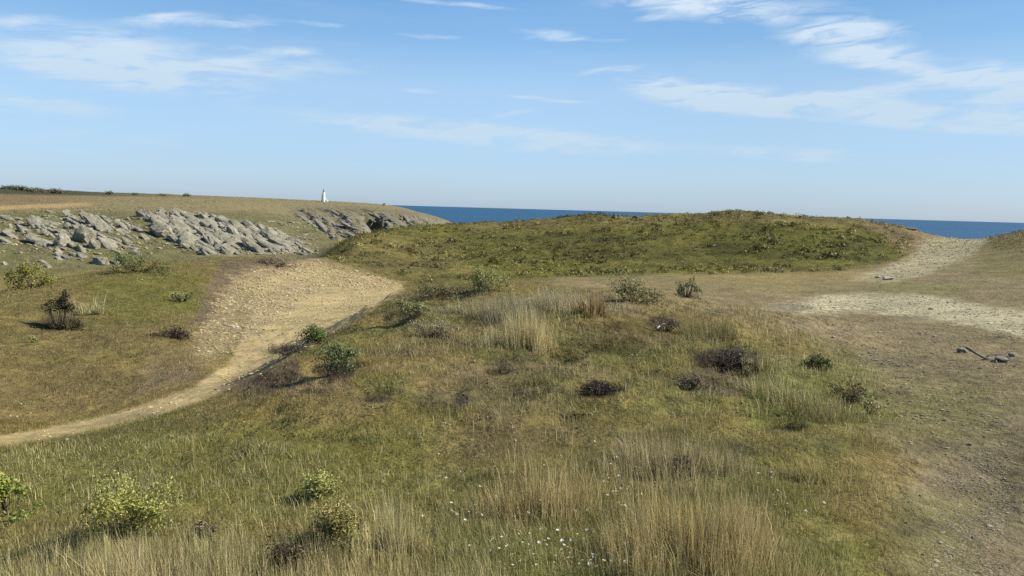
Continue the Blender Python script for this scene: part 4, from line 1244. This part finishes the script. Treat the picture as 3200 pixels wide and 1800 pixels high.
# pale stones
for (u, v, w, h, lab) in ((2232, 702, 44, 7, 'flat white stone in the green patch below the saddle path'), (2208, 699, 14, 5, 'little white stone left of the flat white stone'),
                          (2213, 837, 11, 5, 'bright white pebble on the bare right ground, nearest the green grass'), (2097, 819, 8, 6, 'pale pebble at the edge of grass and bare ground, upper'),
                          (2097, 850, 11, 6, 'pale pebble at the edge of grass and bare ground, lower'), (2351, 848, 10, 6, 'white pebble in the middle of the bare right ground'),
                          (2343, 778, 14, 5, 'cream stone on the stony band at the right'), (2420, 886, 26, 11, 'grey stone left of the forked driftwood'),
                          (2520, 907, 46, 11, 'long flat grey stone behind the forked driftwood'), (2548, 896, 24, 9, 'brown grey stone at the right end of the driftwood'),
                          (2446, 1000, 8, 5, 'lone pale pebble below the driftwood'), (168, 1108, 12, 5, 'white pebble at the lower edge of the sandy path'), (208, 1373, 8, 5, 'white pebble in the near left meadow'),
                          (860, 660, 11, 5, 'white rounded stone at the top of the rubble'), (2473, 1537, 6, 5, 'pale pebble near the bottom right')):
    if v > 1449: continue
    rock('stone', lab, u, v, w, h, M_STONE if 'grey' not in lab else M_ROCK, 'stone', axes=False, sink=.2, sub=3)
rg = np.random.default_rng(123)
for i in range(70):
    t = rg.uniform(0, 1)
    u = rg.uniform(520, 960); v = rg.uniform(670, 860)
    if sdpoly(np.array([u]), np.array([v]), RUBBLE)[0] < -5: continue
    rock('stone', 'pale angular stone lying in the rubble beside the sandy path', u, v, rg.uniform(4, 11), rg.uniform(2.5, 5), M_STONE, 'stone', 'pale stones in the rubble above the path', axes=False, seed=i, sub=2)

rg = np.random.default_rng(321)
for i in range(34):
    u = rg.uniform(1990, 2570); v = rg.uniform(742, 850)
    if sdpoly(np.array([u]), np.array([v]), STONY)[0] < 2: continue
    rock('stone', 'half buried pale stone in the stony band at the right', u, v, rg.uniform(5, 15), rg.uniform(2, 4), M_STONE, 'stone', 'stones bedded in the right stony band', axes=False, seed=i, sub=2, sink=.3)
for i in range(26):
    u = rg.uniform(2020, 2560); v = rg.uniform(860, 1430)
    if u < 2250 and v > 1000: continue
    rock('stone', 'small grey brown stone lying on the bare right ground', u, v, rg.uniform(5, 12), rg.uniform(2.5, 5), M_ROCK, 'stone', 'small stones on the bare right ground', axes=False, seed=i + 60, sub=2, sink=.2)

# gravel: uncountable small stones
def gravel(name, label, zones, seed):
    rg = np.random.default_rng(seed)
    D, T = ico(1)
    Vs, Ts, Cs = [], [], []; o = 0
    for (poly, n, d0, d1, s0, s1, col) in zones:
        x, y = samp_px(poly, d0, d1, .3, 1.2)(rg, n)
        z = ground_at(x, y)
        d = np.hypot(x, y)
        s = rg.uniform(s0, s1, n) * rg.uniform(.4, 1, n) * (0.5 + d / 40)
        V_ = D[None] * (1 + rg.uniform(-.3, .3, (n, len(D), 1))) * s[:, None, None] * np.stack([rg.uniform(.8, 1.5, n), rg.uniform(.7, 1.2, n), rg.uniform(.3, .6, n)], -1)[:, None]
        V_ += np.stack([x, y, z + s * 0.1], -1)[:, None]
        Vs.append(V_.reshape(-1, 3)); Ts.append((T[None] + (np.arange(n) * len(D))[:, None, None]).reshape(-1, 3) + o); o += n * len(D)
        c = lin(col) * rg.uniform(.4, 0.95, (n, 1)); Cs.append(np.repeat(c, len(D), 0))
    m, b = mat_new('gravel_stone')
    at = b.n('ShaderNodeAttribute', attribute_name='col'); bs = b.n('ShaderNodeBsdfPrincipled')
    b.l(at.outputs['Color'], bs.inputs['Base Color']); bs.inputs['Roughness'].default_value = .9; bs.inputs['Specular IOR Level'].default_value = .15
    oo = b.n('ShaderNodeOutputMaterial'); b.l(bs.outputs[0], oo.inputs[0])
    ob = link(name, np_mesh(name, np.concatenate(Vs), np.concatenate(Ts), np.concatenate(Cs)), None, m)
    tag(ob, label, 'gravel', kind='stuff')


gravel('gravel', 'loose pale gravel along the sandy path and the stony right ground',
       [(RUBBLE, 4400, 10, 45, .008, .06, (184, 166, 126)), (PATH, 2600, 7, 42, .012, .04, (196, 178, 134)),
        (STONY, 2600, 11, 30, .006, .03, (172, 164, 138)), (SADDLE, 1700, 22, 66, .008, .04, (166, 156, 126)),
        ([(1960, 790), (2600, 830), (2600, 1450), (2350, 1450), (2300, 1150), (2200, 950)], 2200, 3, 20, .008, .03, (158, 144, 118)),
        ([(2380, 1150), (2600, 1100), (2600, 1460), (2330, 1460)], 2200, 3, 7, .006, .016, (160, 148, 124)),
        ([(-40, 640), (800, 640), (800, 560), (-40, 540)], 900, 58, 84, .05, .12, (158, 150, 124))], 8)

# ------------------------------------------------------------------ driftwood and bleached bone
p, d = hit(2478, 905); p = p[0]; k = float(d[0]) / F
o = link('driftwood_branch', tubes_mesh('driftwood_branch', [
    ([(-44 * k, 0, 26 * k), (-22 * k, 0, 14 * k), (0, 0, 3 * k), (26 * k, .05, 1.5 * k)], 3.0 * k, 2.2 * k),
    ([(0, 0, 3 * k), (22 * k, .1, 9 * k), (48 * k, .12, 8 * k), (70 * k, .05, 1 * k)], 2.4 * k, 1.4 * k),
    ([(-20 * k, -.1, 1 * k), (8 * k, -.12, 2 * k), (34 * k, -.08, 2 * k)], 3.4 * k, 2.2 * k)]), None, M_DRIFT)
o.location = p
tag(o, 'dark forked driftwood branch lying on the bare right ground', 'driftwood')
p, d = hit(1655, 833); p = p[0]; k = float(d[0]) / F
o = link('bleached_bone', tubes_mesh('bleached_bone', [([(-9 * k, 0, 1 * k), (-3 * k, .0, 7 * k), (4 * k, 0, 14 * k)], 2.8 * k, 1.8 * k), ([(4 * k, 0, 14 * k), (14 * k, .02, 19 * k), (28 * k, .02, 20 * k)], 1.3 * k, .7 * k)]), None, M_BLEACH)
o.location = p
tag(o, 'bleached white bone sticking out of the grass beside dead twigs', 'bone')
for (u, v, L_, lab) in ((1122, 1068, 26, 'short bleached stick in the meadow under the mound'), (610, 1010, 0, ''), (580, 822, 40, 'thin pale stick lying at the edge of the rubble')):
    if L_ == 0: continue
    p, d = hit(u, v); p = p[0]; k = float(d[0]) / F
    o = link('dry_stick', tubes_mesh('dry_stick', [([(-L_ / 2 * k, 0, 5 * k), (0, .01, 2.5 * k), (L_ / 2 * k, -.02, 1 * k)], 1.6 * k, 1.0 * k)]), None, M_BLEACH)
    o.location = p
    tag(o, lab, 'stick')

# ------------------------------------------------------------------ white flowers
import bmesh


def flower_meshes():
    v1, t1 = tube([(0, 0, 0), (.002, .001, .02), (0, .002, .045)], .0010, .0008, 3)
    stem = np_mesh('flower_stem', v1, t1)
    stem.materials.append(mat_leaf('flower_stalk', .2, .6, .2, False, tuple(GRN)))
    Vp, Tp = [], []
    for i in range(9):
        a = 2 * math.pi * i / 9; da = .28
        c, s = math.cos, math.sin
        b = len(Vp)
        Vp += [(.002 * c(a), .002 * s(a), .045), (.0085 * c(a - da), .0085 * s(a - da), .048), (.0105 * c(a), .0105 * s(a), .049), (.0085 * c(a + da), .0085 * s(a + da), .048)]
        Tp += [(b, b + 1, b + 2), (b, b + 2, b + 3)]
    pet = np_mesh('petals', np.array(Vp), np.array(Tp)); pet.materials.append(M_PETAL)
    D, T = ico(1)
    cen = np_mesh('flower_centre', D * [.003, .003, .002] + [0, 0, .0465], T); cen.materials.append(M_YEL)
    return stem, pet, cen


FM = flower_meshes()
rg = np.random.default_rng(5)
clusters = [(1400, 1400, 120, 34, 52, 'small white daisy in the green turf left of the biggest golden tussock'), (1340, 1285, 90, 20, 24, 'white daisy along the dark foot of the broad golden tussock'),
            (1555, 1190, 32, 34, 22, 'white daisy between the two golden tussocks'), (1560, 1280, 30, 34, 16, 'white daisy at the left flank of the biggest tussock'),
            (1150, 1200, 60, 30, 10, 'white daisy in open turf between upright bush and tussocks'), (1120, 1310, 60, 25, 12, 'white daisy in turf right of the untidy olive bush'),
            (1500, 1430, 80, 15, 26, 'white daisy near the bottom edge below the golden tussocks'), (1780, 1430, 90, 14, 12, 'white daisy under the splayed stems of the biggest tussock'),
            (1980, 1290, 40, 40, 12, 'white daisy in turf right of the biggest tussock'), (1410, 1140, 30, 20, 3, 'white daisy behind the broad golden tussock'),
            (1465, 785, 16, 6, 5, 'white blossom at the foot of the russet tussock'), (20, 1045, 25, 10, 7, 'white flower in the green patch at the left edge above the path'),
            (360, 1270, 30, 12, 6, 'white flower above the broad foreground bush'), (1280, 1110, 40, 12, 4, 'white flower in the green part of the middle meadow'), (2080, 1000, 60, 60, 5, 'white flower scattered over the right green tussocks')]
for (u, v, su, sv_, n, lab) in clusters:
    U = u + rg.normal(0, su, n); Vn = np.minimum(v + rg.normal(0, sv_, n), 1446)
    pp, dd = hit(U, Vn)
    for i in range(n):
        if not np.isfinite(dd[i]): continue
        r = empty('daisy_flower', pp[i], rg.uniform(0, 6.28))
        s = rg.uniform(.45, .95) * (1 + max(0, dd[i] - 5) * .06)
        r.scale = (s, s, s * rg.uniform(1.2, 2.2))
        r.rotation_euler = (rg.normal(.25, .3), rg.normal(0, .3), rg.uniform(0, 6.28))
        tag(r, lab, 'flower', 'white flowers in the turf')
        for nm, m_ in zip(('stem', 'petals', 'centre'), FM):
            c_ = bpy.data.objects.new(nm, m_); SC.collection.objects.link(c_); c_.parent = r

# ------------------------------------------------------------------ the white tower on the headland
def lathe(prof, sides=20, cx=0, cy=0):
    Vs = [(cx + r * math.cos(2 * math.pi * k / sides), cy + r * math.sin(2 * math.pi * k / sides), z) for (r, z) in prof for k in range(sides)]
    T = []
    for i in range(len(prof) - 1):
        for k in range(sides):
            a = i * sides + k; b = i * sides + (k + 1) % sides
            T += [(a, b, b + sides), (a, b + sides, a + sides)]
    for k in range(1, sides - 1):
        T.append((0, k + 1, k)); e = (len(prof) - 1) * sides; T.append((e, e + k, e + k + 1))
    return np.array(Vs), np.array(T)


a0, t0 = pix_azt(814, 509)
dd_ = 262.0
px_, py_ = dd_ * math.sin(float(a0)), dd_ * math.cos(float(a0))
pz_ = float(ground_at(np.array([px_]), np.array([py_]))[0])
tw = empty('navigation_tower', (px_, py_, pz_ - 0.15))
tw.scale = (0.8, 0.8, 1.0)
tag(tw, 'small white tapering navigation tower on the plateau skyline', 'tower')
link('tower_body', np_mesh('tower_body', *lathe([(.80, 0), (.74, .35), (.46, 2.95), (.44, 3.1)]), None, True), tw, M_WHITE)
link('gallery', np_mesh('gallery', *lathe([(.44, 3.1), (.56, 3.14), (.56, 3.26), (.32, 3.30)])), tw, M_WHITE)
ln_ = link('lantern', np_mesh('lantern', *lathe([(.26, 3.3), (.26, 3.65), (.30, 3.68)])), tw, M_DARK)
link('lantern_roof', np_mesh('lantern_roof', *lathe([(.32, 3.68), (.14, 3.95), (.05, 4.05), (.05, 4.5), (.01, 4.55)])), ln_, M_DARK)
# sloping buttress stair on the right with its low pillar
bv = np.array([(.3, -.3, 0), (1.35, -.3, 0), (1.35, -.3, .35), (.3, -.3, 1.9), (.3, .3, 0), (1.35, .3, 0), (1.35, .3, .35), (.3, .3, 1.9)])
bt = np.array([(0, 1, 2), (0, 2, 3), (4, 6, 5), (4, 7, 6), (1, 5, 6), (1, 6, 2), (3, 2, 6), (3, 6, 7), (0, 3, 7), (0, 7, 4)])
link('buttress', np_mesh('buttress', bv, bt), tw, M_WHITE)
link('end_pillar', np_mesh('end_pillar', *lathe([(.24, 0), (.24, .75), (.16, .85)], 12, 1.55, -.1)), tw, M_WHITE)
dv = np.array([(-.90, -.28, 0), (-.74, -.48, 0), (-.50, -.38, 2.6), (-.58, -.18, 2.6), (-.78, .1, 0), (-.52, .1, 2.6)])
link('dark_panel', np_mesh('dark_panel', dv, np.array([(0, 1, 2), (0, 2, 3), (0, 3, 5), (0, 5, 4), (1, 4, 5), (1, 5, 2), (2, 5, 3), (0, 4, 1)])), tw, M_DARK)
